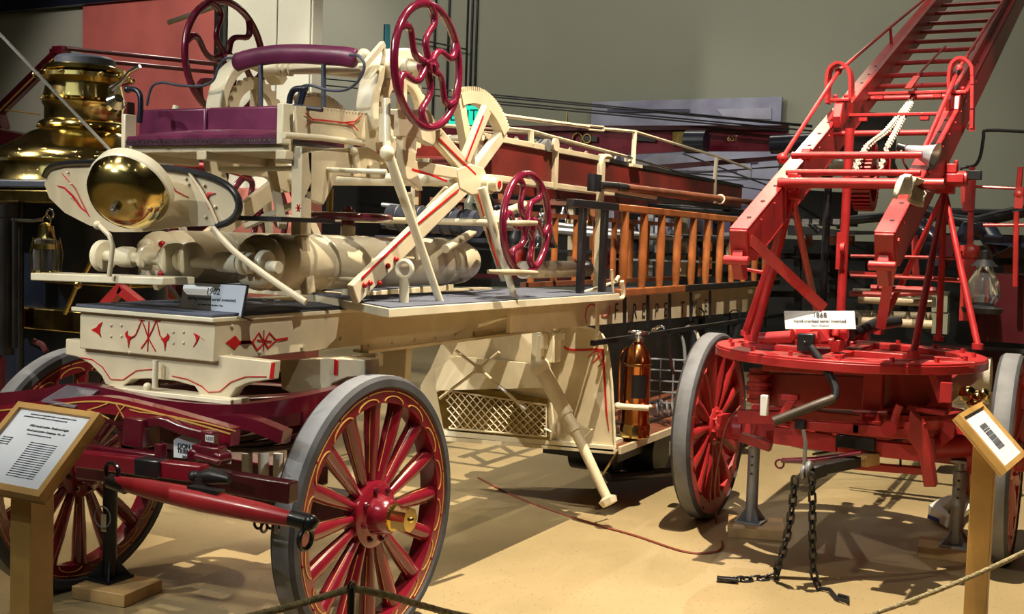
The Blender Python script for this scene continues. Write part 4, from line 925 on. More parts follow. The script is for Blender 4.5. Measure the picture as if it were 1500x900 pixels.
# ------- chains hanging to the floor (things of their own)
def chain(name, lab, pts, hook):
    b = MB(); links(b, pts, .058, .032, .0062)
    o = b.build(name, 'iron', None); tag(o, lab, 'chain', None)
    h = MB(); h.tube(hook, [.009]*(len(hook)-1)+[.012], 8); hk = h.build('snap_hook', 'iron', o)
c1 = [P(1165,700,Y=5.12)]; f1 = P(1132,846,Z=.012); f1b = P(1075,850,Z=.012)
def hang(pp, y0, y1): return [P(x, y, Y=y0+(y1-y0)*(i/len(pp))**1.0) for i, (x, y) in enumerate(pp)]
chain('floor_chain', 'black iron chain hanging from the red truck pole, left one bending flat along floor', smooth_pts(hang([(1165,700),(1160,745),(1154,780),(1145,815),(1138,834)], 5.12, f1.y)+[f1, f1b], 5), [f1b, P(1060,848,Z=.014), P(1051,847,Z=.014)])
f2 = P(1200,862,Z=.012)
chain('floor_chain', 'black iron chain hanging from the red truck pole, right one straight with curled floor hook', smooth_pts(hang([(1189,694),(1190,740),(1190,790),(1192,840)], 5.12, f2.y)+[f2], 5), [f2, P(1215,864,Z=.015), P(1226,877,Z=.014), P(1243,883,Z=.014), P(1242,876,Z=.014), P(1228,873,Z=.014)])
b = MB(); b.beam(P(1050,847,Z=.018), P(1082,850,Z=.018), .035, .014); o = b.build('iron_toggle', 'iron', None, bevel=.004); tag(o, 'flat black iron toggle lying at the end of the left floor chain', 'chain toggle')
# label card
cc = P(1201,469,Y=5.5); b = MB(); r_ = RT; u_ = V((-.05,.35,1)).normalized(); nrm = r_.cross(u_).normalized(); u_ = nrm.cross(r_).normalized()
b.box(cc, (.335,.004,.088), axes=(r_, nrm, u_)); o = b.build('label_card', 'card', None); tag(o, 'small white label card reading 1868 propped on the red truck turntable', 'label card')
cf = cc-nrm*.004 if nrm.dot(EYEP-cc) < 0 else cc+nrm*.004
text('1868', 'lettering', o, cf+u_*.022, r_, u_, .034); text('Hand-cranked aerial invented.', 'lettering', o, cf-u_*.006, r_, u_, .021); text('Made in   San Francisco', 'lettering', o, cf-u_*.028, r_, u_, .009)
# horn and cloth
b = MB(); hy = P(1350,225,X=BX-.1).y; hy -= .45; a = P(1376,231,Y=hy-.03); e = P(1324,217,Y=hy); b.lathe([(.012,0),(.022,.03),(.035,.09),(.062,.16),(.07,.165),(.060,.16),(.03,.08)], e, (a-e), 32)
o = b.build('megaphone_lamp', 'nickel', None); tag(o, 'polished nickel horn clamped on the lower end of the right ladder beam', 'horn')
b = MB(); b.cyl(e-(a-e).normalized()*.03, e+(a-e).normalized()*.01, .022, 12); b.build('black_cap', 'black', o)
b = MB(); b.tube(smooth_pts([P(1320,221,X=BX-.1), P(1325,240,X=BX-.1), P(1335,255,X=BX-.1), P(1345,265,X=BX-.1)], 4), .005, 6); b.build('cord', 'black', o)
b = MB(); n1, n2 = 12, 8; vs = []
pr0 = [(1325,262),(1335,258),(1345,262),(1354,275),(1359,284)]; pr1 = [(1313,292),(1326,284),(1335,292),(1344,303),(1352,303)]
q0 = smooth_pts([P(x, y, X=BX+.02) for x, y in pr0], 4); q1 = smooth_pts([P(x, y, X=BX+.03) for x, y in pr1], 4)
for j in range(8):
    t = j/7
    for i, (p_, q_) in enumerate(zip(q0, q1)): vs.append(p_.lerp(q_, t)+V((.02*math.sin(i*.9+t*3), -.06*math.sin(PI*t)-.02*math.sin(i*1.3), .03*math.sin(PI*t))))
S = len(q0); b.add(vs, [(j*S+i, j*S+i+1, (j+1)*S+i+1, (j+1)*S+i) for j in range(7) for i in range(S-1)])
o = b.build('canvas_cloth', 'canvas', None); md = o.modifiers.new('t', 'SOLIDIFY'); md.thickness = .008; tag(o, 'off-white canvas cloth draped over the lower end of the right red ladder beam', 'cloth')
# ================================================================== loose things on the cream truck
b = MB(); ra = P(833+20,298,X=-2.42); XW2 = -2.42
zt = P(940,304,X=XW2).z; zb = P(985,424,X=XW2).z; y0 = P(835,296,X=XW2).y; y1 = 9.2
WL = thing('wooden_ladder', 'varnished orange wooden ladder on edge along the cream truck side, its near end painted black', 'ladder', (XW2, y0+2, zb))
yb0_ = P(902,305,X=XW2).y
b.span((XW2-.022, y0, zt-.035), (XW2+.022, yb0_, zt+.005)); b.build('painted_rail_end', 'black', WL, bevel=.004)
b = MB(); b.span((XW2-.02, yb0_, zt-.035), (XW2+.02, y1, zt+.005)); b.build('rail', 'wood', WL, bevel=.005)
b = MB(); ybb = P(905,430,X=XW2).y; b.span((XW2-.02, ybb, zb-.02), (XW2+.02, P(1000,425,X=XW2).y, zb+.022)); b.build('rail', 'wood', WL, bevel=.005)
b = MB(); b.span((XW2-.02, P(1000,425,X=XW2).y, zb-.02), (XW2+.02, y1, zb+.022)); b.build('painted_rail_end', 'black_dk', WL, bevel=.005)
for px in (852, 884): y = P(px,360,X=XW2).y; MB().span((XW2-.015, y-.025, zb), (XW2+.015, y+.025, zt)).build('painted_rung', 'black', WL, bevel=.004)
yy = P(914,360,X=XW2).y; dy = P(942,360,X=XW2).y-yy
k = 0
while yy+k*dy*1.0 < y1-.1:
    y = yy+k*dy; MB().tube([(XW2, y, zb), (XW2, y, zb+.06), (XW2, y, (zt+zb)/2), (XW2, y, zt-.05), (XW2, y, zt-.02)], [.018,.023,.026,.023,.018], 12).build('rung', 'wood', WL); k += 1
# second ladder behind
XW3 = -3.25; y0 = P(757,360,X=XW3).y
b = MB(); L2 = thing('wooden_ladder', 'brown wooden ladder stored on edge inside the truck, seen behind the small maroon handwheel', 'ladder', (XW3, y0+2, zb), None)
b.span((XW3-.02, y0+.1, zt-.06), (XW3+.02, y1, zt-.03)); b.build('rail', 'polewood', L2); MB().span((XW3-.02, y0+.1, zb-.02), (XW3+.02, y1, zb+.01)).build('rail', 'polewood', L2)
for k in range(12): MB().cyl((XW3, y0+.2+k*.33, zb), (XW3, y0+.2+k*.33, zt-.05), .022, 10).build('rung', 'wood', L2)
PX = -2.48
b = MB(); a = P(905,274,X=PX); e = P(1062,292,X=PX); b.tube([a, a.lerp(e,.5), e, e+(e-a)*.8], [.023,.023,.022,.02], 14); o = b.build('pike_pole', 'polewood', None); tag(o, 'long red-brown wooden pike pole lashed under the dark red ladder beam', 'pole')
b = MB(); b.cyl(a-V((0,.02,0)), a+V((0,.12,0)), .026, 12); b.build('iron_ferrule', 'iron', o); b = MB(); b.ring(P(1055,292,X=PX), YA, .03, .006, 20, 8); b.build('ring', 'cream_pale', o)
# extinguisher
ey = 6.20; ec = P(930,630,Y=ey); er = .083
EX = thing('copper_extinguisher', 'polished copper soda-acid fire extinguisher standing on the running board', 'fire extinguisher', (ec.x, ey, zz0+.02))
zt_ = P(932,500,Y=ey).z; zb_ = zz0+.02; H = zt_-zb_
b = MB(); b.lathe([(0,0),(er*.95,0),(er,.02),(er*.98,.10),(er*.93,H*.74),(er*.98,H*.76),(er*.95,H*.80),(er*.8,H*.90),(er*.45,H*.97),(er*.3,H),(0,H)], (ec.x, ey, zb_), ZA, 40); b.build('body', 'copper', EX)
b = MB(); b.lathe([(er*1.0,0),(er*1.08,.005),(er*1.08,.06),(er*1.02,.075),(er,.08)], (ec.x, ey, zb_), ZA, 40); b.lathe([(er*.97,H*.745),(er*1.03,H*.75),(er*1.03,H*.77),(er*.97,H*.775)], (ec.x, ey, zb_), ZA, 40); b.build('brass_band', 'brass', EX)
b = MB(); b.lathe([(0,0),(.03,0),(.035,.02),(.015,.03),(.012,.05),(0,.05)], (ec.x, ey, zt_), ZA, 16); b.ring((ec.x, ey, zt_+.05), ZA, .055, .009, 24, 8); b.tube([(ec.x-.055, ey, zt_+.05), (ec.x+.055, ey, zt_+.05)], .006, 6); b.build('wheel_cap', 'chrome', EX)
rf = V((.35,-.94,0)).normalized(); b = MB(); b.lathe([(er*.985,H*.42),(er*.975,H*.66)], (ec.x, ey, zb_), ZA, 12, sweep=1.1, ref=(.0,-1,0)); b.build('maker_plate', 'black', EX)
b = MB(); zc_ = zb_+H*.33; b.cyl((ec.x-.07, ey-.10, zc_), (ec.x+.10, ey-.05, zc_), .018, 14); b.ball((ec.x-.07, ey-.10, zc_), .024); b.ring((ec.x, ey, zc_), ZA, er+.005, .008, 32, 8); b.build('bracket_strap', 'cream_pale', EX)
b = MB(); b.tube(smooth_pts([(ec.x-.06, ey-.02, zt_-.04), (ec.x-.085, ey-.05, zt_-.1), (ec.x-.09, ey-.04, zt_-.3), (ec.x-.085, ey-.04, zb_+.1)], 5), .008, 8); b.build('hose', 'copper', EX)
# nozzles, wire racks and tools hung beside it
grp = 'tools hung under the letter board'
for i, (px, py, col) in enumerate(((968,500,'chrome'),(990,505,'steel'),(1012,498,'canvas'))):
    c = P(px, py, Y=6.7+.3*i); b = MB(); b.tube(smooth_pts([c+V((-.06,0,.06)), c+V((0,0,.09)), c+V((.05,0,.02)), c+V((.07,0,-.12)), c+V((.09,0,-.2))], 4), .011, 8); o = b.build('hanging_hook_tool', col, None); tag(o, 'curved %s hook tool hanging behind the copper extinguisher, %s of three' % (('bright metal','dull grey','pale')[i], ('nearest','middle','farthest')[i]), 'tool', grp)
b = MB(); c = P(975,560,Y=6.9)
for k in range(5): b.tube([c+V((-.12,0,-.14+.07*k)), c+V((.14,0,-.13+.07*k)), c+V((.14,.15,-.13+.07*k))], .006, 6)
for k in range(4): b.tube([c+V((-.12+.085*k,0,-.15)), c+V((-.12+.085*k,0,.15))], .006, 6)
o = b.build('wire_basket', 'steel', None); tag(o, 'grey wire basket rack on the cream truck between extinguisher and red wheel', 'basket')
b = MB(); c = P(985,600,Y=6.9)
for k in range(7): b.ring(c+V((-.10+.035*k,0,0)), V((1,.3,.2)), .05, .008, 20, 6)
o = b.build('coiled_spring', 'steel', None); tag(o, 'coiled grey metal spring on the running board under the wire basket', 'spring')
for i, px in enumerate((1075, 1100, 1022)):
    c = P(px, 492, Y=8.2-.3*i); b = MB(); b.cyl(c-ZA*.1, c+ZA*.08, .05, 16); b.cyl(c+ZA*.08, c+ZA*.12, .03, 12); b.ring(c+ZA*.15, YA, .04, .005, 16, 6); o = b.build('hand_lantern', 'iron', None); tag(o, 'dark hand lantern hung under the far letter board, %s' % ('right of the first', 'rightmost near the red wheel', 'leftmost above the black tank')[i], 'lantern', 'dark lanterns under the letter board')
# bell standing on the far side seen through the small hand wheel
bcx = P(793,345,X=-3.0); b = MB(); b.lathe([(0,.10),(.02,.10),(.03,.085),(.055,.07),(.065,.03),(.08,-.03),(.105,-.07),(.1,-.072),(.07,-.05)], bcx, ZA, 32); b.cyl(bcx+ZA*.1, bcx+ZA*.16, .015, 10); b.ball(bcx+ZA*.11, .03)
o = b.build('nickel_bell', 'chrome', None); tag(o, 'small nickel bell on the far side, seen through the small maroon handwheel', 'bell')
b = MB(); c = P(800,395,X=-2.95); b.cyl(c+V((0,-.3,0)), c+V((0,.35,0)), .05, 20); o = b.build('hose_roll', 'canvas', None); tag(o, 'pale cream rolled canvas tube lying behind the small maroon handwheel', 'roll')
b = MB(); b.lathe([(.05,0),(.035,.02),(.035,.2),(.05,.22),(.02,.3)], c+V((0,.36,0)), YA, 16); b.build('nozzle', 'steel', o)
# label card 1902
YC2 = YB+.14; cc = P(311,438,Y=YC2); r_ = (P(355,448,Y=YC2)-P(268,437,Y=YC2)); r_.z = 0; r_.normalize(); u_ = V((-.05,.25,1)).normalized(); nrm = r_.cross(u_).normalized(); u_ = nrm.cross(r_)
sx = (P(357,450,Y=YC2)-P(266,440,Y=YC2)).length
b = MB(); b.box(cc, (sx,.004,.112), axes=(r_, nrm, u_)); o = b.build('label_card', 'card', None); tag(o, 'white label card reading 1902 standing on the cream front box', 'label card')
b = MB(); b.box(cc+nrm*.004, (sx+.012,.004,.122), axes=(r_, nrm, u_)); b.box(cc+nrm*.03-u_*.045, (sx+.012,.06,.004), axes=(r_, nrm, u_)); 
nf = -nrm if nrm.dot(EYEP-cc) < 0 else nrm
for q in (o,): pass
b = MB(); b.box(cc-nf*.004, (sx+.012,.004,.122), axes=(r_, nrm, u_)); b.box(cc-nf*.03-u_*.060, (sx+.012,.06,.004), axes=(r_, nrm, u_)); b.build('card_holder', 'black', o)
ct = cc+nf*.003
text('1902', 'lettering', o, ct+u_*.026, r_, u_, .034); text('Spring-assisted aerial invented.', 'lettering', o, ct-u_*.002, r_, u_, .019); text('by Seagrave of Columbus, Ohio', 'lettering', o, ct-u_*.024, r_, u_, .0095) if False else text('by Frederic of Columbus, Ohio', 'lettering', o, ct-u_*.024, r_, u_, .0095)
# donation sign and clear holder
YD = 2.90; b = MB(); b.prism([P(x, y, Y=YD) for x, y in ((255,645),(262,640),(276,635),(288,641),(320,655),(338,660),(338,680),(255,670))], .004, YA); o = b.build('donation_sign', 'card', None); tag(o, 'white hand-lettered donation sign tucked behind the maroon running gear', 'sign')
r_ = (P(338,680,Y=YD)-P(255,670,Y=YD)).normalized(); u_ = ZA
for s_, x, y, sz in (('DON PL', 274, 655, .024), ('TRIBUTION  TOWARD', 296, 665, .022), ('MAINCE OF EXHIBIT', 297, 674, .020)): text(s_, 'lettering', o, P(x, y, Y=YD-.004), r_, u_, sz)
b = MB(); b.box(P(307,643,Y=2.80), (.035,.002,.022)); o = b.build('number_tag', 'card', None); tag(o, 'tiny white paper tag stuck on the maroon iron above the donation sign', 'tag'); text('LOT', 'lettering', o, P(307,643,Y=2.796), XA, ZA, .016)
b = MB(); ps = [P(118,580,Y=2.93), P(144,583,Y=2.93), P(112,601,Y=2.83), P(62,592,Y=2.83)]; ps = [P(100,568,Y=3.0), P(146,575,Y=3.0), P(108,602,Y=2.86), P(60,592,Y=2.86)]
ps = [p+ZA*.01 for p in ps]; b.prism(ps, .004, (ps[1]-ps[0]).cross(ps[3]-ps[0])); o = b.build('plastic_sheet', 'glass', None); tag(o, 'clear plastic sheet lying on the maroon frame behind the left info sign', 'plastic sheet')
# cord tied to the bell going up to the left
b = MB(); b.tube([P(178,238,Y=2.95), P(0,50,Y=2.6), P(-120,-75,Y=2.4)], .0055, 8); o = b.build('white_cord', 'whiterope', None); tag(o, 'white pull cord stretched from the brass bell up to the left', 'cord')
# ================================================================== information stands
def stand(name, lab, frame, depth_pts, post_px, Yp, texts, thick=.03, tagn=None):
    pass
def info_stand(lab, c4, postx, nrmh, lines, w_post):
    """c4: world corners of the frame: top-left, top-right, bottom-right, bottom-left"""
    tl, tr, br, bl = [V(p) for p in c4]; r = (tr-tl).normalized(); d = (bl-tl); n = r.cross(d).normalized()
    if n.z < 0: n = -n
    cen = (tl+tr+br+bl)/4; t = thing('info_stand', lab, 'sign', (cen.x, cen.y, 0))
    fr = MB(); ins = .075
    I = [p+(cen-p)*.0 for p in (tl,tr,br,bl)]
    wv = .022
    def ip(p, a, c_): # inset corner
        return p+(a-p).normalized()*wv+(c_-p).normalized()*wv
    inn = [ip(tl,tr,bl), ip(tr,tl,br), ip(br,bl,tr), ip(bl,br,tl)]
    outr = [tl,tr,br,bl]
    vs = []
    for p in outr+inn: vs.append(p-n*.03)
    for p in outr+inn: vs.append(p+n*.006)
    fs = []
    for i in range(4):
        j = (i+1) % 4; fs += [(i,j,4+j,4+i),(8+i,8+4+i,8+4+j,8+j),(i,8+i,8+j,j),(4+i,4+j,12+j,12+i)]
    fr.add(vs, fs); fr.build('frame', 'post', t, smooth=False)
    bk = MB(); bk.prism([p-n*.024 for p in outr], .008, n); bk.build('backing', 'post', t)
    pp = MB(); pp.prism([p-n*.008 for p in inn], .006, n); pg = pp.build('page', 'paper', t)
    po = MB(); px_, py_, dx = postx; po.box((px_, py_, (cen.z-.13)/2), (w_post, w_post, cen.z-.13)); po.build('post', 'post', t, bevel=.003)
    u = (tl-bl).normalized(); base = (inn[0]+inn[3])/2; W = (inn[1]-inn[0]).length; Hh = (inn[0]-inn[3]).length
    for s_, fx, fy, sz, al in lines:
        text(s_, 'printed_text', t, inn[0]+r*(W*fx)-u*(Hh*fy)-n*.0035, r, u, sz, align=al)
    return t
# left stand: frame lies tilted, faces the camera
def Ld(px, py, d): 
    dd = FW + RT*((px-750)/F) + UP*((450-py)/F); return EYEP + dd*d
tl = Ld(28,590,3.60); tr = Ld(148,607,3.44); br = Ld(60,725,3.20); bl = Ld(-66,706,3.36)
br = bl+(tr-tl)
para = 'the quick service wagon was drawn by horses and'
LI = [('and took part in many fires before it was retired from service', .5, .045, .0078, 'CENTER'), ('presented by members of the historic fire apparatus group', .42, .085, .0078, 'CENTER'), ('1902 Aerial Ladder Truck and Light', .55, .20, .0115, 'CENTER'), ('Hook and Ladder Company, No. 11', .55, .265, .011, 'CENTER'), ('Donated to the museum by the city', .5, .32, .007, 'CENTER')]
for k in range(16): LI.append(('ladder truck raised by springs in the mast  wheels turned', .46, .42+.03*k, .0048, 'LEFT'))
for k in range(4): LI.append(('height and weight', .06, .40+.03*k, .006, 'LEFT'))
pc = (tl+tr+br+bl)/4; pq = Ld(47,790,3.38)
info_stand('oak information stand with tilted framed page, at the left in front of the cream truck', (tl,tr,br,bl), (pq.x, pq.y, 0), None, LI, .085)
# right stand
tl = Ld(1403,608,4.40); tr = Ld(1436,590,4.55); br = Ld(1502,665,4.45); bl = Ld(1480,697,4.30)
n_ = None
# landscape page seen nearly edge on: long side runs away to the lower right
TL, TR, BR, BL = tl, Ld(1436,590,4.75), Ld(1503,667,4.55), Ld(1480,697,4.2)
BL = TL+(BR-TR)
pq = Ld(1436,780,4.60)
LR = []
for k in range(9): LR.append(('aerial ladder raised by hand crank', .2+.07*k, .55, .010, 'CENTER'))
def right_stand():
    t = thing('info_stand', 'oak information stand with narrow turned page, at the right before the red truck', 'sign', (pq.x, pq.y, 0))
    tl, tr, br, bl = TL, TR, BR, BL; r = (bl-tl).normalized(); d = (tr-tl).normalized(); n = r.cross(d).normalized()
    if n.dot(EYEP-tl) < 0: n = -n
    cen = (tl+tr+br+bl)/4; wv = .022
    def ip(p, a, c_): return p+(a-p).normalized()*wv+(c_-p).normalized()*wv
    outr = [tl,tr,br,bl]; inn = [ip(tl,tr,bl), ip(tr,tl,br), ip(br,bl,tr), ip(bl,br,tl)]
    vs = [p-n*.03 for p in outr+inn]+[p+n*.006 for p in outr+inn]; fs = []
    for i in range(4):
        j = (i+1) % 4; fs += [(i,j,4+j,4+i),(8+i,12+i,12+j,8+j),(i,8+i,8+j,j),(4+i,4+j,12+j,12+i)]
    fr = MB(); fr.add(vs, fs); fr.build('frame', 'post', t, smooth=False)
    MB().prism([p-n*.024 for p in outr], .008, n).build('backing', 'post', t)
    MB().prism([p-n*.008 for p in inn], .006, n).build('page', 'paper', t)
    MB().box((pq.x, pq.y, (cen.z-.03)/2), (.085,.085,cen.z-.03)).build('post', 'post', t, bevel=.004)
    up = (tr-tl).normalized(); R_ = (bl-tl).normalized(); 
    for k in range(9):
        q = tl+(br-tl)*.5+R_*0-up*0+(bl-tl).normalized()*(-.02)
        c = tl.lerp(bl, .5).lerp(tr.lerp(br, .5), .5)+up*(.055-.0125*k)
        text('raised by hand crank and geared', 'printed_text', t, c-n*.0035, R_, up, .0095)
right_stand()
# ================================================================== jack stands, blocks
def jack(lab, px, ytop, ybot, m, tagit, r, blk, Yp, blab):
    base = P(px, ybot, Z=.055); t = thing('jack_stand', lab, 'jack stand', (base.x, base.y, .055))
    zt = P(px, ytop, Y=base.y).z; b = MB(); b.cyl((base.x, base.y, .055), (base.x, base.y, zt), r, 18); b.build('tube', m, t)
    b = MB(); b.prism([base+V((math.cos(a)*.10, math.sin(a)*.10, .006)) for a in [PI/4+PI/2*k for k in range(4)]], .012, ZA)
    for k in range(4): a = PI/4+PI/2*k; d = V((math.cos(a), math.sin(a), 0)); b.prism([base+d*r*.8+ZA*.01, base+d*.09+ZA*.012, base+d*r*.8+ZA*.09], .006, d.cross(ZA))
    b.build('foot_plate', m, t)
    b = MB(); b.cyl((base.x, base.y, zt), (base.x, base.y, zt+.05), r*.55, 12)
    b.box((base.x, base.y, zt+.05), (.09,.06,.015)); b.build('screw_head', m, t)
    if tagit: b = MB(); b.box((base.x+.0, base.y-r-.004, P(px-4, 763, Y=base.y).z), (.03,.002,.075)); b.build('paper_tag', 'tag', t); b = MB(); b.ring((base.x, base.y-r-.01, P(px, 755, Y=base.y).z), YA, .045, .003, 20, 5); b.build('wire_loop', 'steel', t)
    else:
        b = MB()
        for z in (.7,.8,.9): b.cyl((base.x+.0, base.y-r-.001, zt*z), (base.x, base.y-r+.004, zt*z), .007, 10)
        b.build('pin_hole', 'ink', t)
    x0, y0, x1, y1, a = blk
    bb = MB(); ca, sa = math.cos(a), math.sin(a); bb.box((base.x+x0, base.y+y0, .0275), (x1, y1, .055), rz=a); o = bb.build('wood_block', 'palewood', None, bevel=.004); tag(o, blab, 'wood block')
jack('black iron jack stand with a tan paper tag holding the cream truck', 160, 700, 848, 'iron', True, .030, (.07,-.02,.27,.24,.12), 0, 'square pine block under the black jack stand')
jack('grey steel tube jack stand behind the left red wheel', 1100, 655, 765, 'steel', False, .032, (.03,0,.30,.30,.3), 0, 'pine blocks stacked under the left grey jack stand')
jack('grey steel tube jack stand at the right end of the red axle', 1400, 690, 800, 'steel', False, .032, (0,0,.36,.24,.1), 0, 'pine block under the right grey jack stand')
# rope barrier
b = MB(); sp_ = P(515,862,Y=2.2); b.cyl((sp_.x, sp_.y, 0), (sp_.x, sp_.y, sp_.z), .010, 12); b.cyl((sp_.x, sp_.y, 0), (sp_.x, sp_.y, .012), .10, 24); b.ring((sp_.x, sp_.y, sp_.z+.003), XA, .012, .004, 16, 6); o = b.build('rope_stanchion', 'black', None); tag(o, 'thin black rope stanchion in front of the near maroon wheel', 'stanchion')
def rope(pts, lab, r=.0085):
    b = MB(); q = smooth_pts(pts, 14); b.tube(q, r, 10)
    q2 = smooth_pts(pts, 60); b.tube([p+V((math.cos(i*.9), 0, math.sin(i*.9)))*r*.55 for i, p in enumerate(q2)], r*.62, 6)
    o = b.build('barrier_rope', 'rope', None); tag(o, lab, 'rope')
rope([sp_, P(450,882,Y=2.15), P(380,900,Y=2.1), P(250,925,Y=2.0), P(80,935,Y=1.9)], 'tan barrier rope running left from the thin black stanchion')
rope([sp_, P(570,873,Y=2.3), P(620,888,Y=2.45), P(700,906,Y=2.7), P(900,935,Y=3.2), P(1100,930,Y=3.6)], 'tan barrier rope running right from the thin black stanchion')
rope([P(1240,912,Y=4.0), P(1330,882,Y=4.15), P(1430,842,Y=4.3), P(1530,795,Y=4.45)], 'tan barrier rope rising to the right past the right information stand')
# floor cord
b = MB(); b.tube(smooth_pts([P(1085,595,X=-1.75), P(1066,620,X=-1.8), P(1056,660,X=-1.82), P(1048,710,X=-1.85), P(1050,770,X=-1.9), P(1058,800,Z=.008), P(1040,810,Z=.006), P(1000,808,Z=.006), P(930,785,Z=.006), P(860,765,Z=.006), P(760,730,Z=.006), P(700,700,Z=.006)], 6), .006, 6); o = b.build('floor_cable', 'redcord', None); tag(o, 'thin red-brown cord hanging from the red wheel hub and trailing over the floor', 'cord')
# shoes-like white folded paper at right
b = MB(); a = P(1360,755,Z=.03)
b.prism([P(x, y, Z=.05) for x, y in ((1360,748),(1375,738),(1392,732),(1394,738),(1380,750),(1391,762),(1388,766))], .06, ZA); b.beam(P(1398,760,Z=.04), P(1432,733,Z=.10), .05, .03); o = b.build('folded_chock', 'white', None); tag(o, 'white wheel chock with a blue edge beside the right grey jack stand', 'chock')
b = MB(); b.beam(P(1360,757,Z=.03), P(1389,768,Z=.03), .012, .02); b.build('blue_edge', 'blueedge', o)
b = MB(); b.ball(P(1420,705,Z=.2)+ZA*.0, .07, sc=(.8,.8,1.3)); o = b.build('orange_buoy', 'wood', None); 
tag(o, 'orange rounded bracket behind the right post and red axle', 'bracket')
M['mural2'] = mat('pale_mural_shapes', (.42,.43,.56), .7, var=.2, vscale=3)
# ================================================================== steam fire engine, far left
YE = 5.6
ST = thing('steam_fire_engine', 'steam fire engine with a polished brass boiler dome and dark navy body at far left', 'steam engine', (P(110,300,Y=YE).x, YE, 0))
def lath(name, m, cx, rows, Y=YE, n=48):
    """rows = [(half width px, y px)]: turned about a vertical axis through cx"""
    c = P(cx, rows[0][1], Y=Y); k = (P(cx+50, rows[0][1], Y=Y)-P(cx-50, rows[0][1], Y=Y)).dot(RT)/100
    b = MB(); b.lathe([(w*k, P(cx, y, Y=Y).z) for w, y in rows], (c.x, Y, 0), ZA, n); return b.build(name, m, ST), c, k
o, c, k = lath('boiler_cap', 'slate', 125, [(0,84),(30,84),(34,88),(35,108),(0,108)])
o, c, k = lath('brass_dome', 'brass', 124, [(0,98),(42,98),(46,101),(46,106),(40,109),(54,112),(55,118),(42,124),(45,140),(46,146),(42,150),(47,153),(44,160),(44,178),(50,182),(52,188),(48,192),(60,198),(72,208),(90,222),(102,232),(104,240),(98,244),(100,262),(104,270),(100,276),(0,276)])
b = MB()
for j in range(16):
    a = 2*PI*j/16; d = V((math.cos(a), math.sin(a), 0)); b.ball(V((c.x, YE, P(124,114,Y=YE).z))+d*55*k, .016, n=10); b.ball(V((c.x, YE, P(124,188,Y=YE).z))+d*51*k, .012, n=8); b.ball(V((c.x, YE, P(124,148,Y=YE).z))+d*46*k, .014, n=8); b.ball(V((c.x, YE, P(124,240,Y=YE).z))+d*103*k, .012, n=8)
b.build('dome_bolts', 'brass', ST)
b = MB(); b.tube([P(166,130,Y=YE-.2), P(178,120,Y=YE-.2), P(190,105,Y=YE-.2), P(205,97,Y=YE-.2)], [.03,.014,.012,.012], 10); b.lathe([(0,0),(.05,0),(.06,.05),(.03,.1),(0,.1)], P(165,155,Y=YE-.2), (.6,-.2,.3), 16)
b.build('whistle_lever', 'chrome', ST)
b = MB(); b.box(P(35,272,Y=5.2), (1.2,.5,.05)); b.build('top_shelf', 'slate', ST, bevel=.01)
b = MB(); b.box(P(50,289,Y=5.15), (1.3,.4,.08)); b.box(P(70,465,Y=5.3), (1.5,.3,.14)); b.box(P(150,412,Y=5.3), (.8,.3,.05)); b.build('brass_band', 'brass_dk', ST, bevel=.01)
b = MB(); b.box(P(28,465,Y=5.13), (.10,.02,.12)); b.build('name_plate', 'maroon', ST)
o, c2, k2 = lath('boiler_body', 'navy', 130, [(0,285),(92,285),(92,560),(0,560)], Y=5.75)
b = MB(); b.cyl(P(30,300,Y=5.1), P(30,600,Y=5.1), .022, 16); b.cyl(P(8,320,Y=4.9), P(8,520,Y=4.9), .05, 16); b.cyl(P(22,320,Y=4.9), P(22,510,Y=4.9), .016, 12); b.cyl(P(10,300,Y=4.95), P(10,318,Y=4.95), .08, 16); b.build('steam_pipe', 'iron', ST)
b = MB(); b.tube([P(18,322,Y=4.9), P(50,324,Y=4.9), P(62,321,Y=4.9)], .012, 8); b.ring(P(73,314,Y=4.9), YA, .03, .008, 18, 6); b.build('lantern_bracket', 'chrome', ST)
b = MB(); b.tube(smooth_pts([P(125,400,Y=5.0), P(140,375,Y=5.0), P(165,360,Y=5.0)], 4), .014, 8); b.tube([P(113,418,Y=4.4), P(95,460,Y=4.4)], .012, 8); b.ball(P(114,418,Y=4.4), .022); b.build('drain_cock', 'brass_dk', ST)
b = MB(); b.cyl(P(70,640,Y=5.6), P(70,520,Y=5.6), .35, 24); b.tube([P(50,500,Y=5.0), P(62,505,Y=5.0), P(68,515,Y=5.0)], .02, 8); b.span(P(0,560,Y=5.5)-V((.2,0,.1)), P(150,560,Y=5.5)+V((0,.5,.0))); b.build('frame', 'maroon_dk', ST)
# wheel of steamer partly seen (red spokes at 150-240, 420-450)
wp_ = P(190,500,Y=6.2); wheel_parts(ST, (wp_.x, 6.2, .62), .62, .08, 14, .06, .1, 'red', 'steel', .045, side=1, cap=None, stripes=True)
# lantern
lc = P(68,372,Y=4.85); LN = thing('brass_lantern', 'brass and glass lantern hanging beside the steam engine pipes', 'lantern', lc)
b = MB(); b.lathe([(.075,-.10),(.08,.0),(.07,.085),(.05,.10)], lc, ZA, 28); b.build('glass_globe', 'darkglass', LN)
b = MB(); b.lathe([(0,-.16),(.05,-.16),(.06,-.13),(.085,-.11),(.08,-.10),(0,-.10)], lc, ZA, 24); b.lathe([(.075,.03),(.083,.03),(.083,.06),(.075,.06)], lc, ZA, 28); b.lathe([(.06,.09),(.05,.12),(.045,.17),(.02,.19),(0,.19)], lc, ZA, 20)
for j in range(6): a = 2*PI*j/6; d = V((math.cos(a), math.sin(a), 0)); b.tube([lc+d*.085-ZA*.12, lc+d*.095, lc+d*.075+ZA*.10], .004, 6)
b.ring(lc+ZA*.2, YA, .035, .004, 20, 6); b.build('cage', 'brass', LN)
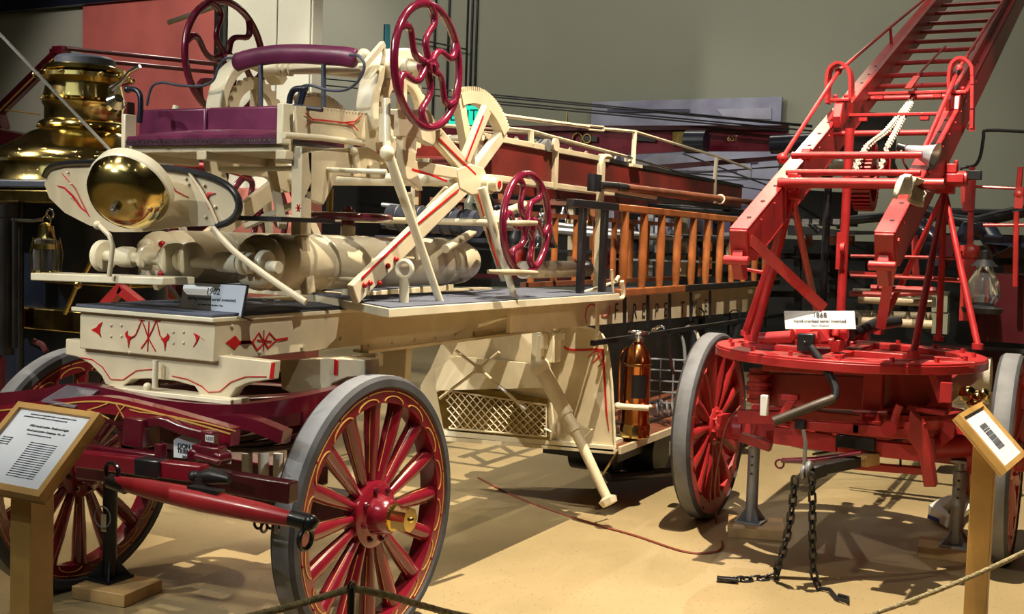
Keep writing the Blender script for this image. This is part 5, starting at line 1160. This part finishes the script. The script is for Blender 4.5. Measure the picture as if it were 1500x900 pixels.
# ================================================================== maroon hose wagon behind the seat, far left
YM = 7.2
MW = thing('maroon_wagon', 'dark maroon wagon with gold-lined frame and raised rail behind the brass boiler', 'fire wagon', (P(200,300,Y=YM).x, YM, 0))
b = MB(); b.beam(P(-20,182,Y=YM), P(84,80,Y=YM), .06, .10, up=YA.cross(P(84,80,Y=YM)-P(-20,182,Y=YM))); b.beam(P(83,72,Y=YM), P(84,190,Y=YM), .10, .08, up=YA); b.beam(P(-5,150,Y=YM), P(5,190,Y=YM), .08, .1, up=YA); b.box(P(90,74,Y=YM), (.14,.1,.07)); b.build('frame_post', 'maroon', MW, bevel=.006)
b = MB(); b.tube([P(98,71,Y=YM), P(335,96,Y=8.2)], .020, 8); b.tube([P(150,90,Y=YM), P(335,108,Y=8.2)], .018, 8); b.build('top_rail', 'maroon_dk', MW)
b = MB(); b.ribbon([P(-10,172,Y=YM-.05), P(40,122,Y=YM-.05), P(78,86,Y=YM-.05)], .015, YA, .004); b.tube(smooth_pts([P(225,222,Y=6.9), P(233,212,Y=6.9), P(240,205,Y=6.9), P(250,202,Y=6.9)], 3), .008, 6); b.prism([P(x, y, Y=6.9) for x, y in ((237,214),(250,205),(264,216),(255,224),(252,231),(246,224))], .01, YA); b.tube([P(0,160,Y=YM-.02), P(60,168,Y=YM-.02)], .006, 6); b.build('gold_ornament', 'gold', MW)
b = MB(); b.prism([P(x, y, Y=6.95) for x, y in ((180,150),(192,150),(192,200),(330,208),(330,262),(180,262))], .08, YA); b.prism([P(x, y, Y=6.95) for x, y in ((-20,186),(60,200),(60,214),(-20,212))], .3, YA); b.span(P(-20,214,Y=7.0), P(330,500,Y=7.6)); b.build('body_panel', 'maroon_dk', MW)
b = MB(); b.tube([P(252,241,Y=6.6), P(312,243,Y=6.6)], .02, 8); b.build('axe_handle', 'red', MW); b = MB(); b.ball(P(221,234,Y=6.6), .04); b.build('lamp_knob', 'chrome', MW)
b = MB(); b.beam(P(150,452,Y=4.5), P(180,420,Y=4.5), .05, .05); b.beam(P(178,424,Y=4.5), P(206,446,Y=4.5), .05, .05); b.build('crossed_bars', 'red', ST)
# ================================================================== long maroon ladder truck behind, seen above cream truck
YL = 9.9
ML = thing('maroon_ladder_truck', 'long dark maroon ladder truck parked behind the cream truck, seen above its ladder', 'fire truck', (P(960,230,Y=YL).x, YL, 0))
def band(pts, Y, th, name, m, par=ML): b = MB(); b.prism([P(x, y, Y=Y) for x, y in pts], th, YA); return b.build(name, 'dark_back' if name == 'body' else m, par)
band([(560,180),(740,185),(1155,184),(1155,222),(1010,222),(740,236),(560,232)], YL, .06, 'ladder_beam', 'maroon')
band([(740,186),(1155,184),(1155,190),(740,192)], YL-.05, .03, 'rub_rail', 'maroon_dk')
band([(880,248),(1150,228),(1150,234),(880,256)], YL, .05, 'lower_rail', 'maroon_dk'); band([(560,225),(800,232),(900,232),(900,238),(560,245)], YL-.1, .05, 'lower_rail', 'maroon_dk')
b = MB()
for x, w in ((770,60),(850,25),(930,30)): b.prism([P(x, 199, Y=YL-.05), P(x+w, 200, Y=YL-.05), P(x+w, 208, Y=YL-.05), P(x, 206, Y=YL-.05)], .01, YA)
b.build('slot', 'black', ML)
b = MB(); b.ring(P(846,203,Y=YL-.05), YA, .05, .01, 20, 6); b.ring(P(860,203,Y=YL-.05), YA, .04, .01, 20, 6); b.box(P(998,203,Y=YL-.05), (.16,.02,.12))
b.build('gold_ornament', 'brass_dk', ML); text('65FT', 'lettering', ML, P(1077,203,Y=YL-.04), RT, UP, .07, 'gold')
b = MB(); b.cyl(P(1005,208,Y=YL-.3), P(1035,208,Y=YL-.3), .10, 20); b.cyl(P(1130,212,Y=YL-.3), P(1205,208,Y=YL-.3), .08, 20); b.build('hose_reel', 'navy', ML)
b = MB()
for p, q in (((380,106),(1190,184)),((380,116),(1190,192)),((700,140),(1190,186)),((700,150),(1155,192)),((900,245),(1200,270)),((900,262),(1200,240)),((1000,225),(1200,300))): b.tube([P(*p, Y=YL-.2), P(*q, Y=YL-.2)], .007, 6)
b.build('stay_cable', 'iron', ML)
b = MB(); b.tube([P(831,162,Y=YL-.2), P(829,184,Y=YL-.2)], [.004,.022], 8); b.build('brass_finial', 'brass', ML)
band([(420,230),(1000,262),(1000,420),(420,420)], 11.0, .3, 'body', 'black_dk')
b = MB(); r0_ = P(560,380,Y=8.6)
for i, (px, py) in enumerate(((620,262),(660,345),(830,345),(850,312))): pass
b.tube([P(590,262,Y=8.6), P(700,268,Y=8.6)], .02, 8); b.tube([P(560,300,Y=8.6), P(1000,350,Y=8.6)], .02, 8); b.tube([P(740,330,Y=8.6), P(900,345,Y=8.6)], .03, 8); b.build('running_rail', 'steel', ML)
b = MB()
for k_ in range(6): b.ball(P(700+30*k_, 300+6*k_, Y=8.8), .05, n=10, sc=(1,1,.8))
b.build('bottles_row', 'navy', ML)
# cluttered shelves of the truck behind, seen between the cream truck's posts
cl = [('side_shelf','maroon_dk',(600,398,860,404)),('side_shelf','iron',(700,362,1100,366)),('side_shelf','polewood',(740,334,880,338)),('red_tool_bar','red_dk',(760,384,900,389)),('side_shelf','steel',(900,378,1110,381)),('fender','slate',(560,345,740,352)),('side_shelf','polewood',(640,290,860,296))]
for nm, mm, (x0_, y0_, x1_, y1_) in cl:
    b = MB(); b.prism([P(x0_, y0_, Y=9.2), P(x1_, y0_+(x1_-x0_)*.03, Y=9.2), P(x1_, y1_+(x1_-x0_)*.03, Y=9.2), P(x0_, y1_, Y=9.2)], .25, YA); b.build(nm, mm, ML)
for k_, (x_, m_) in enumerate(((612,'wood'),(676,'polewood'),(735,'wood'),(812,'polewood'),(838,'cream'),(870,'wood'),(905,'maroon_dk'),(955,'steel'),(1003,'cream'),(1050,'iron'))):
    b = MB(); b.beam(P(x_, 268, Y=9.15), P(x_-2, 405, Y=9.15), .05, .04, up=YA); b.build('upright_post', m_, ML)
for k_, (x_, y_, m_) in enumerate(((640,318,'copper'),(668,322,'chrome'),(756,350,'iron'),(826,322,'chrome'),(858,324,'brass_dk'),(760,372,'red_dk'),(884,372,'maroon'),(930,352,'navy'),(970,355,'steel'),(1022,360,'navy'),(1075,368,'canvas'),(715,300,'navy'),(690,300,'olive'))):
    c_ = P(x_, y_, Y=9.0); b = MB(); b.lathe([(0,-.09),(.06,-.09),(.065,.02),(.035,.07),(.02,.11),(0,.11)], c_, ZA, 16); b.build('equipment_bottle', m_, ML)
for a_, c__ in (((905,300),(1100,312)),((905,345),(1100,352)),((560,330),(700,338))):
    b = MB(); b.tube([P(*a_, Y=8.9), P(*c__, Y=8.9)], .03, 10); b.build('stored_suction_pipe', 'black', ML)
b = MB(); b.prism([P(x, y, Y=9.3) for x, y in ((935,318),(1030,322),(1030,352),(935,352))], .02, YA); b.build('white_panel', 'mural2', ML)
b = MB(); b.prism([P(x, y, Y=9.3) for x, y in ((866,300),(900,300),(900,345),(866,345))], .02, YA); b.build('white_panel', 'mural2', ML)
# ================================================================== dark trucks behind the red one, right
YG = 10.0
DT = thing('dark_ladder_truck', 'dark green-black truck with ladder racks parked in shadow behind the red truck', 'fire truck', (P(1300,380,Y=YG).x, YG, 0))
def dk(pts, Y, th, name, m): b = MB(); b.prism([P(x, y, Y=Y) for x, y in pts], th, YA); return b.build(name, m, DT)
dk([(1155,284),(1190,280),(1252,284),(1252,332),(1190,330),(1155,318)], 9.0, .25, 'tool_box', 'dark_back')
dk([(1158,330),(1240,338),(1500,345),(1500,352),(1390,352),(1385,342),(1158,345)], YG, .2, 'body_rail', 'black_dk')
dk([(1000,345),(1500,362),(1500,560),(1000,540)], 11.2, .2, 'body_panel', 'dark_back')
b = MB(); b.tube([P(1225,330,Y=8.8), P(1250,322,Y=8.8), P(1330,315,Y=8.8), P(1400,312,Y=8.8), P(1465,314,Y=8.8)], .035, 10); b.tube(smooth_pts([P(1330,300,Y=8.7), P(1380,318,Y=8.7), P(1425,325,Y=8.7), P(1460,318,Y=8.7), P(1520,305,Y=8.7)], 4), .045, 10); b.tube([P(1200,340,Y=8.8), P(1180,322,Y=8.8)], .02, 8); b.build('suction_hose', 'iron', DT)
b = MB()
for i in range(5): b.box(P(1166+15*i, 325, Y=8.6), (.05,.05,.04))
b.build('grating', 'steel', DT)
b = MB()
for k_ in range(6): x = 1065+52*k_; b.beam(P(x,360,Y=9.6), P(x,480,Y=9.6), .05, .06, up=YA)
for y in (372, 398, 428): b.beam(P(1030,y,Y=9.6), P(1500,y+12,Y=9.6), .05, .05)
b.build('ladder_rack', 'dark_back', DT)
b = MB()
for i, (x, y, w, h) in enumerate(((1210,345,16,14),(1238,345,14,14),(1180,345,10,16),(1430,366,24,16),(1460,364,20,14),(1435,388,20,14),(1470,388,16,12),(1105,368,18,10),(1102,380,12,14))): b.prism([P(x, y, Y=9.4), P(x+w, y, Y=9.4), P(x+w, y+h, Y=9.4), P(x, y+h, Y=9.4)], .02, YA)
b.build('name_board', 'polewood', DT)
# red hand rails
HR = thing('handrail_wagon', 'dark red wagon with tall bent handrails standing at far right', 'fire wagon', (P(1450,380,Y=8.2).x, 8.2, 0))
b = MB(); Yh = 8.2
b.tube(smooth_pts([P(1500,193,Y=Yh), P(1446,191,Y=Yh), P(1441,200,Y=Yh), P(1437,225,Y=Yh), P(1432,238,Y=Yh), P(1425,244,Y=Yh), P(1412,245,Y=Yh), P(1406,248,Y=Yh)], 3), .011, 8); b.build('bent_rail', 'iron', HR)
b = MB()
b.beam(P(1424,245,Y=Yh), P(1421,370,Y=Yh), .035, .035, up=YA); b.box(P(1420,285,Y=Yh), (.07,.06,.22)); b.beam(P(1411,262,Y=Yh), P(1411,300,Y=Yh), .025, .025, up=YA); b.ball(P(1421,370,Y=Yh), .06, n=14, sc=(.9,.6,1)); b.box(P(1421,364,Y=Yh), (.12,.04,.04)); b.beam(P(1420,380,Y=Yh), P(1416,470,Y=Yh), .09, .06, up=YA)
b.tube([P(1400,272,Y=Yh), P(1500,277,Y=Yh)], .010, 8); b.tube([P(1495,245,Y=Yh), P(1490,300,Y=Yh)], .018, 8); b.ball(P(1493,285,Y=Yh), .035); b.box(P(1493,290,Y=Yh), (.05,.05,.14)); b.tube([P(1489,310,Y=Yh), P(1487,420,Y=Yh)], .018, 8); b.tube([P(1440,330,Y=Yh), P(1500,330,Y=Yh)], .012, 8)
b.tube([P(1245,430,Y=Yh), P(1300,432,Y=Yh), P(1370,428,Y=Yh)], .02, 8); b.beam(P(1245,400,Y=Yh), P(1420,412,Y=Yh), .04, .03); b.beam(P(1340,345,Y=Yh), P(1342,405,Y=Yh), .04, .04, up=YA)
b.build('handrail', 'red_dk', HR)
b = MB(); b.span(P(1240,500,Y=8.6), P(1520,560,Y=9.0)); b.span(P(1425,400,Y=8.4), P(1530,500,Y=8.8)); b.prism([P(x, y, Y=8.5) for x, y in ((1365,345),(1400,345),(1402,380),(1388,392),(1375,392),(1362,375))], .05, YA); b.build('body_panel', 'maroon_dk', HR)
b = MB(); b.tube([P(1310,360,Y=8.4), P(1325,330,Y=8.4), P(1345,330,Y=8.4), P(1365,350,Y=8.4), P(1370,390,Y=8.4)], .07, 10); b.tube([P(1408,360,Y=8.4), P(1420,335,Y=8.4), P(1445,338,Y=8.4), P(1465,370,Y=8.4)], .07, 10); b.beam(P(1440,350,Y=8.3), P(1520,358,Y=8.3), .05, .06); b.build('seat_hoop', 'navy', HR)
# pale ladders lying crosswise
for i, (y, lab) in enumerate(((438,'upper pale wooden ladder lying crosswise behind the red turntable'), (470,'lower pale wooden ladder lying crosswise behind the red turntable'))):
    t = thing('stored_ladder', lab, 'ladder', P(1310, y, Y=8.4), 'pale ladders behind the red turntable')
    b = MB(); b.tube([P(1258,y,Y=8.3), P(1370,y+6,Y=8.3)], .030, 10); b.build('rail', 'handle', t); b = MB(); b.tube([P(1250,y-10,Y=9.1), P(1370,y-6,Y=9.1)], .03, 10); b.build('rail', 'handle', t)
    for k_ in range(5): MB().tube([P(1262+24*k_, y-1+k_, Y=8.3), P(1256+24*k_, y-11+k_, Y=9.1)], .016, 8).build('rung', 'handle', t)
    b = MB(); b.box(P(1378, y+4, Y=8.3), (.10,.10,.14)); b.build('end_block', 'olive', t)
# clear lantern right
lc = P(1441,410,Y=7.4); b = MB(); b.lathe([(.03,.10),(.05,.06),(.09,-.02),(.10,-.10),(.06,-.16)], lc, ZA, 28); o = b.build('glass_lantern', 'darkglass', None); tag(o, 'clear glass lamp globe on the dark wagon at far right', 'lantern')
b = MB(); b.lathe([(0,-.2),(.11,-.2),(.12,-.17),(.05,-.15),(0,-.15)], lc, ZA, 24); b.lathe([(0,.18),(.02,.17),(.02,.11),(.08,.08),(.04,.12),(0,.12)], lc, ZA, 20); b.build('metal_mount', 'iron', o)
# green domed thing behind ladder
gd = P(1215,240,Y=7.6); b = MB(); b.ball(gd, .15, sc=(1.3,1,.55), n=24); o = b.build('olive_dome_lamp', 'olive', None); tag(o, 'olive green domed lamp seen through the lower rungs of the red ladder', 'lamp')
b = MB(); b.tube([gd-ZA*.05, gd-ZA*.9], .025, 8); b.build('lamp_stem', 'iron', o)
b = MB(); b.beam(P(1196,250,Y=8.5), P(1260,190,Y=8.5), .1, .14); b.beam(P(1255,195,Y=8.5), P(1300,200,Y=8.5), .15, .3); b.beam(P(1285,200,Y=8.5), P(1310,260,Y=8.5), .06, .08); b.box(P(1275,220,Y=8.5), (.3,.3,.35)); b.build('black_machinery', 'black_dk', DT)
# bluish steel sheet bundle right of drum
b = MB(); b.tube([P(1385,545,Y=8.3), P(1452,548,Y=8.3)], .11, 16); b.tube([P(1375,570,Y=8.35), P(1450,572,Y=8.35)], .10, 16); b.tube([P(1370,595,Y=8.4), P(1450,600,Y=8.4)], .09, 16); o = b.build('canvas_hose_bundle', 'canvas', None); tag(o, 'pale bluish rolled tarpaulin bundle seen behind the right red wheel', 'tarpaulin')
b = MB()
for x, y, r in ((1418,578,.05),(1432,583,.045),(1428,592,.05),(1440,578,.035)): b.ball(P(x, y, Y=6.9), r, n=14)
b.tube([P(1410,575,Y=6.9), P(1450,580,Y=6.9)], .02, 8); o = b.build('brass_fitting', 'brass', None); tag(o, 'polished brass fitting behind the right information stand', 'brass fitting')
# black foreground clutter under cream truck and far rear wheels
# ================================================================== room
YWALL = 14.0
x0r, x1r, y0r, y1r, zc_ = -22.0, 11.0, -4.0, YWALL, 6.6
fm = bpy.data.materials.new('terrazzo_floor'); fm.use_nodes = True; nt = fm.node_tree; bs = nt.nodes['Principled BSDF']; N = nt.nodes.new; L = nt.links.new
tc = N('ShaderNodeTexCoord'); n1 = N('ShaderNodeTexNoise'); n1.inputs['Scale'].default_value = .9; n1.inputs['Detail'].default_value = 6; L(tc.outputs['Object'], n1.inputs['Vector'])
r1 = N('ShaderNodeValToRGB'); L(n1.outputs['Fac'], r1.inputs['Fac']); r1.color_ramp.elements[0].position = .35; r1.color_ramp.elements[0].color = (.31,.24,.12,1); r1.color_ramp.elements[1].position = .65; r1.color_ramp.elements[1].color = (.40,.30,.155,1)
vo = N('ShaderNodeTexVoronoi'); vo.inputs['Scale'].default_value = 38; L(tc.outputs['Object'], vo.inputs['Vector'])
r2 = N('ShaderNodeValToRGB'); L(vo.outputs['Distance'], r2.inputs['Fac']); r2.color_ramp.elements[0].position = .10; r2.color_ramp.elements[0].color = (.10,.07,.03,1); r2.color_ramp.elements[1].position = .17; r2.color_ramp.elements[1].color = (1,1,1,1)
mx_ = N('ShaderNodeMix'); mx_.data_type = 'RGBA'; mx_.blend_type = 'MULTIPLY'; mx_.inputs['Factor'].default_value = .65; L(r1.outputs['Color'], mx_.inputs[6]); L(r2.outputs['Color'], mx_.inputs[7]); L(mx_.outputs[2], bs.inputs['Base Color'])
n2 = N('ShaderNodeTexNoise'); n2.inputs['Scale'].default_value = 3; L(tc.outputs['Object'], n2.inputs['Vector']); mr = N('ShaderNodeMapRange'); L(n2.outputs['Fac'], mr.inputs['Value']); mr.inputs['To Min'].default_value = .28; mr.inputs['To Max'].default_value = .5; L(mr.outputs['Result'], bs.inputs['Roughness'])
M['floor'] = fm
M['wall'] = mat('olive_grey_wall_paint', (.295,.31,.245), .85, var=.03, vscale=1.2)
M['ceil'] = mat('dark_ceiling', (.10,.10,.095), .9)
M['banner'] = mat('salmon_red_wall_panel', (.46,.11,.09), .8, var=.2, vscale=1.0)
M['salmon'] = mat('salmon_paint', (.5,.16,.12), .8, var=.06)
M['mural'] = mat('blue_lilac_mural', (.40,.43,.56), .7, col2=(.22,.21,.34), vscale=1.6)
M['pillarw'] = mat('off_white_pillar', (.72,.70,.58), .7, var=.03)
def room(name, a, c_, m): b = MB(); b.span(a, c_); o = b.build(name, m, None, smooth=False); structure(o); return o
room('floor', (x0r, y0r, -.1), (x1r, y1r, 0), 'floor'); room('ceiling', (x0r, y0r, zc_), (x1r, y1r, zc_+.1), 'ceil')
room('wall_back', (x0r, y1r, 0), (x1r, y1r+.15, zc_), 'wall'); room('wall_left', (x0r-.15, y0r, 0), (x0r, y1r, zc_), 'wall'); room('wall_right', (x1r, y0r, 0), (x1r+.15, y1r, zc_), 'wall'); room('wall_front', (x0r, y0r-.15, 0), (x1r, y0r, zc_), 'wall')
room('baseboard_back', (x0r, y1r-.02, 0), (x1r, y1r, .15), 'black_dk')
a = P(125,0,Y=13.95); e = P(320,200,Y=13.95); room('wall_panel', (a.x, 13.9, 0), (e.x, 14.0, zc_), 'banner')
bpy.data.objects['wall_panel'].name = 'trim_1'
a = P(318,100,Y=8.6); e = P(331,100,Y=8.6); o = room('trim_2', (a.x, 8.55, 0), (e.x, 8.65, zc_), 'black')
a = P(332,100,Y=8.6); e = P(404,100,Y=8.6); f_ = P(457,100,Y=8.6); zsal = P(400,277,Y=8.6).z
b = MB(); b.span((a.x, 8.6, zsal), (f_.x, 8.75, zc_)); o = b.build('wall_pillar', 'pillarw', None, bevel=.01); structure(o)
b = MB(); b.span((a.x-.02, 8.57, 0), (f_.x+.02, 8.78, zsal)); o = b.build('trim_3', 'salmon', None, bevel=.01); structure(o)
b = MB(); b.span((e.x, 8.592, zsal), (e.x+.012, 8.6, zc_)); b.span((f_.x-.03, 8.592, zsal), (f_.x-.02, 8.6, zc_)); o = b.build('trim_4', 'wall', None); structure(o)
a = P(-60,8,Y=13.85); e = P(245,0,Y=13.85); room('trim_5', (a.x, 13.8, P(120,6,Y=13.8).z), (e.x, 14, zc_), 'navy')
for i, px in enumerate((636, 656, 690, 697)): q = P(px, 60, Y=13.97); b = MB(); b.span((q.x-.012, 13.97, 2.4 if i < 3 else 1.2), (q.x+.012, 14, zc_)); o = b.build('trim_%d' % (6+i), 'iron', None); structure(o)
# mural picture
b = MB(); ps = [P(868,150,Y=13.93), P(1146,149,Y=13.93)]; zt_m = ps[0].z; b.span((ps[0].x, 13.9, P(1000,330,Y=13.93).z-.9), (ps[1].x, 13.95, zt_m)); o = b.build('mural_panel', 'mural', None, bevel=.004); tag(o, 'large blue and lilac mural photograph panel on the back wall', 'mural')
b = MB(); pr = lambda x, y: P(x, y, Y=13.89)
for pts in ([(900,200),(930,185),(1000,182),(1040,200),(1040,215),(900,215)], [(1050,160),(1130,158),(1130,175),(1060,172)], [(930,240),(960,225),(1100,232),(1100,262),(930,268)], [(980,300),(1120,295),(1120,360),(980,365)]): b.prism([pr(*p) for p in pts], .01, YA)
b.build('mural_shapes', 'mural2', o)
b = MB()
for x, y, w, h in ((890,160,120,4),(905,190,3,50),(1090,235,20,4),(960,250,120,3),(1010,300,90,40),(880,320,60,30),(1090,310,30,50)): b.prism([pr(x, y), pr(x+w, y), pr(x+w, y+h), pr(x, y+h)], .02, YA)
M['mural3'] = mat('dark_mural_shapes', (.12,.11,.2), .7, var=.3, vscale=3); b.build('mural_shapes', 'mural3', o)
# exit sign
ec_ = P(681,170,Y=12.0); b = MB(); b.box(ec_, (.42,.05,.24)); o = b.build('exit_sign', 'exitgreen', None, bevel=.006); tag(o, 'lit green EXIT sign seen through the near hoist frame', 'exit sign')
text('EXIT', 'lettering', o, ec_-YA*.03, XA, ZA, .19, 'teal')
b = MB(); b.cyl(ec_+ZA*.12, V((ec_.x, ec_.y, zc_)), .015, 8); b.build('hanging_rod', 'iron', o)
b = MB(); q = P(705,120,Y=12.5); b.tube([P(600,55,Y=13.9), P(682,72,Y=13.9)], .012, 8); o = b.build('wall_conduit', 'iron', None); tag(o, 'thin dark conduit rod crossing the back wall behind the near handwheel', 'conduit')
# dark soffit plus ceiling track spots, added fill lights and sparkle lamps
def spot(loc, aim, power, col, ang, size, blend=.4, name='track_and_fill_spot'):
    l = bpy.data.lights.new(name, 'SPOT'); l.energy = power; l.color = col; l.spot_size = math.radians(ang); l.spot_blend = blend; l.shadow_soft_size = size
    o = bpy.data.objects.new(name, l); C.objects.link(o); o.location = loc; o.rotation_euler = (V(aim)-V(loc)).to_track_quat('-Z', 'Y').to_euler(); return o
def area(loc, aim, power, col, sx, sy, name='added_fill_light'):
    l = bpy.data.lights.new(name, 'AREA'); l.energy = power; l.color = col; l.shape = 'RECTANGLE'; l.size = sx; l.size_y = sy
    o = bpy.data.objects.new(name, l); C.objects.link(o); o.location = loc; o.rotation_euler = (V(aim)-V(loc)).to_track_quat('-Z', 'Y').to_euler(); return o
WARM = (1.0, .80, .55); NEU = (1.0, .93, .80); COOL = (.86, .93, 1.0)
spot((-1.15, 4.6, 6.4), (-1.2, 5.9, 0), 3500, (1,.86,.66), 62, .018, .3)  # over the red ladder
spot((.3, 2.8, 6.4), (-2.9, 4.2, .3), 1000, NEU, 31, .018, .3)           # floor between the trucks, cream side
spot((-3.4, 12.2, 6.3), (-2.2, 4.6, 0), 500, WARM, 26, .02, .3)           # behind, towards the floor
spot((9.5, 1.2, 5.0), (-2.4, 5.0, 1.25), 700, WARM, 10, .03, .3)          # low from the right
spot((2.2, 3.0, 6.4), (-1.4, 7.6, 2.8), 900, NEU, 22, .03)                # added to brighten the inner faces of the red ladder
spot((-6.0, -1.6, 5.8), (-3.1, 3.4, 1.45), 1000, NEU, 23, .03)             # front left on the cream truck
spot((-3.8, -3.2, 5.2), (-3.1, 3.6, 1.7), 900, COOL, 20, .03)
spot((-1.5, 1.0, 6.4), (-1.35, 6.4, 1.9), 450, NEU, 24, .03)              # on the red truck
spot((-4.2, .3, 6.4), (-4.2, .9, 0), 260, WARM, 75, .03)                  # added so the floor in front shows bright in the bell
spot((-9.0, 1.5, 6.2), (-6.2, 5.8, 1.8), 2400, NEU, 44, .04)              # this and the next: extra light put on the steam engine
spot((-6.5, 3.5, 6.2), (-6.3, 5.8, 2.0), 500, NEU, 70, .03)
spot((-8.0, 5.0, 6.3), (-6.4, 8.6, 3.0), 900, NEU, 60, .08)               # pillar
spot((-13, 8.5, 6.3), (-13.2, 14, 2.8), 850, (1,.85,.78), 80, .2)
area((-9.5, 10.5, 6.4), (-8.5, 14, -1.0), 125, NEU, 5, .6)  # soft wash added for the left of the back wall
area((-3, 10.5, 6.4), (-2.5, 14, -1.0), 125, NEU, 5, .6)  # second added wash, right part of the back wall
area((-4, -1, 6.5), (-4, 2, 0), 75, (.85,1,.92), 7, 4)  # broad fill added over the trucks, stands for no fixture
M['lamp_glow'] = mat('lamp_glow', (1,.93,.8), .5, emit=70, var=.01)
n_l = 0
for lx in (-10.5, -8.2, -5.9, -3.6, -1.3, 1.0):  # unseen lamp grid, added so polished brass catches bright dots
    for ly in (-2.2, .2, 2.6, 4.6):
        t = thing('added_sparkle_lamp', 'small black lamp added out of view under the ceiling for sparkle on the brass', 'ceiling lamp', (lx, ly, zc_-.30), 'lamps added for highlights on the brass')
        MB().cyl((lx, ly, zc_-.28), (lx, ly, zc_-.10), .065, 16).build('lamp_housing', 'black', t); MB().cyl((lx, ly, zc_-.10), (lx, ly, zc_), .012, 8).build('stem', 'black', t); MB().cyl((lx, ly, zc_-.285), (lx, ly, zc_-.28), .05, 16).build('bulb_face', 'lamp_glow', t)
w = bpy.data.worlds.new('world'); bpy.context.scene.world = w; w.use_nodes = True
w.node_tree.nodes['Background'].inputs[0].default_value = (.75,.85,1,1); w.node_tree.nodes['Background'].inputs[1].default_value = .3
spot((-4.6, 6.6, 6.3), (-5.6, 9.2, 1.5), 500, NEU, 50, .03)               # added to lift the dim truck behind
spot((-7.2, 3.6, 6.3), (-4.6, 4.2, 0), 500, WARM, 34, .03)                # floor left of the cream truck
spot((-2.6, -1.4, 6.3), (-2.9, 2.3, .95), 330, COOL, 20, .03)             # added to brighten the left information stand
sc_ = bpy.context.scene; sc_.view_settings.view_transform = 'Standard'; sc_.view_settings.look = 'None'; sc_.view_settings.exposure = 0.05; sc_.view_settings.gamma = 1; sc_.view_settings.use_curve_mapping = False
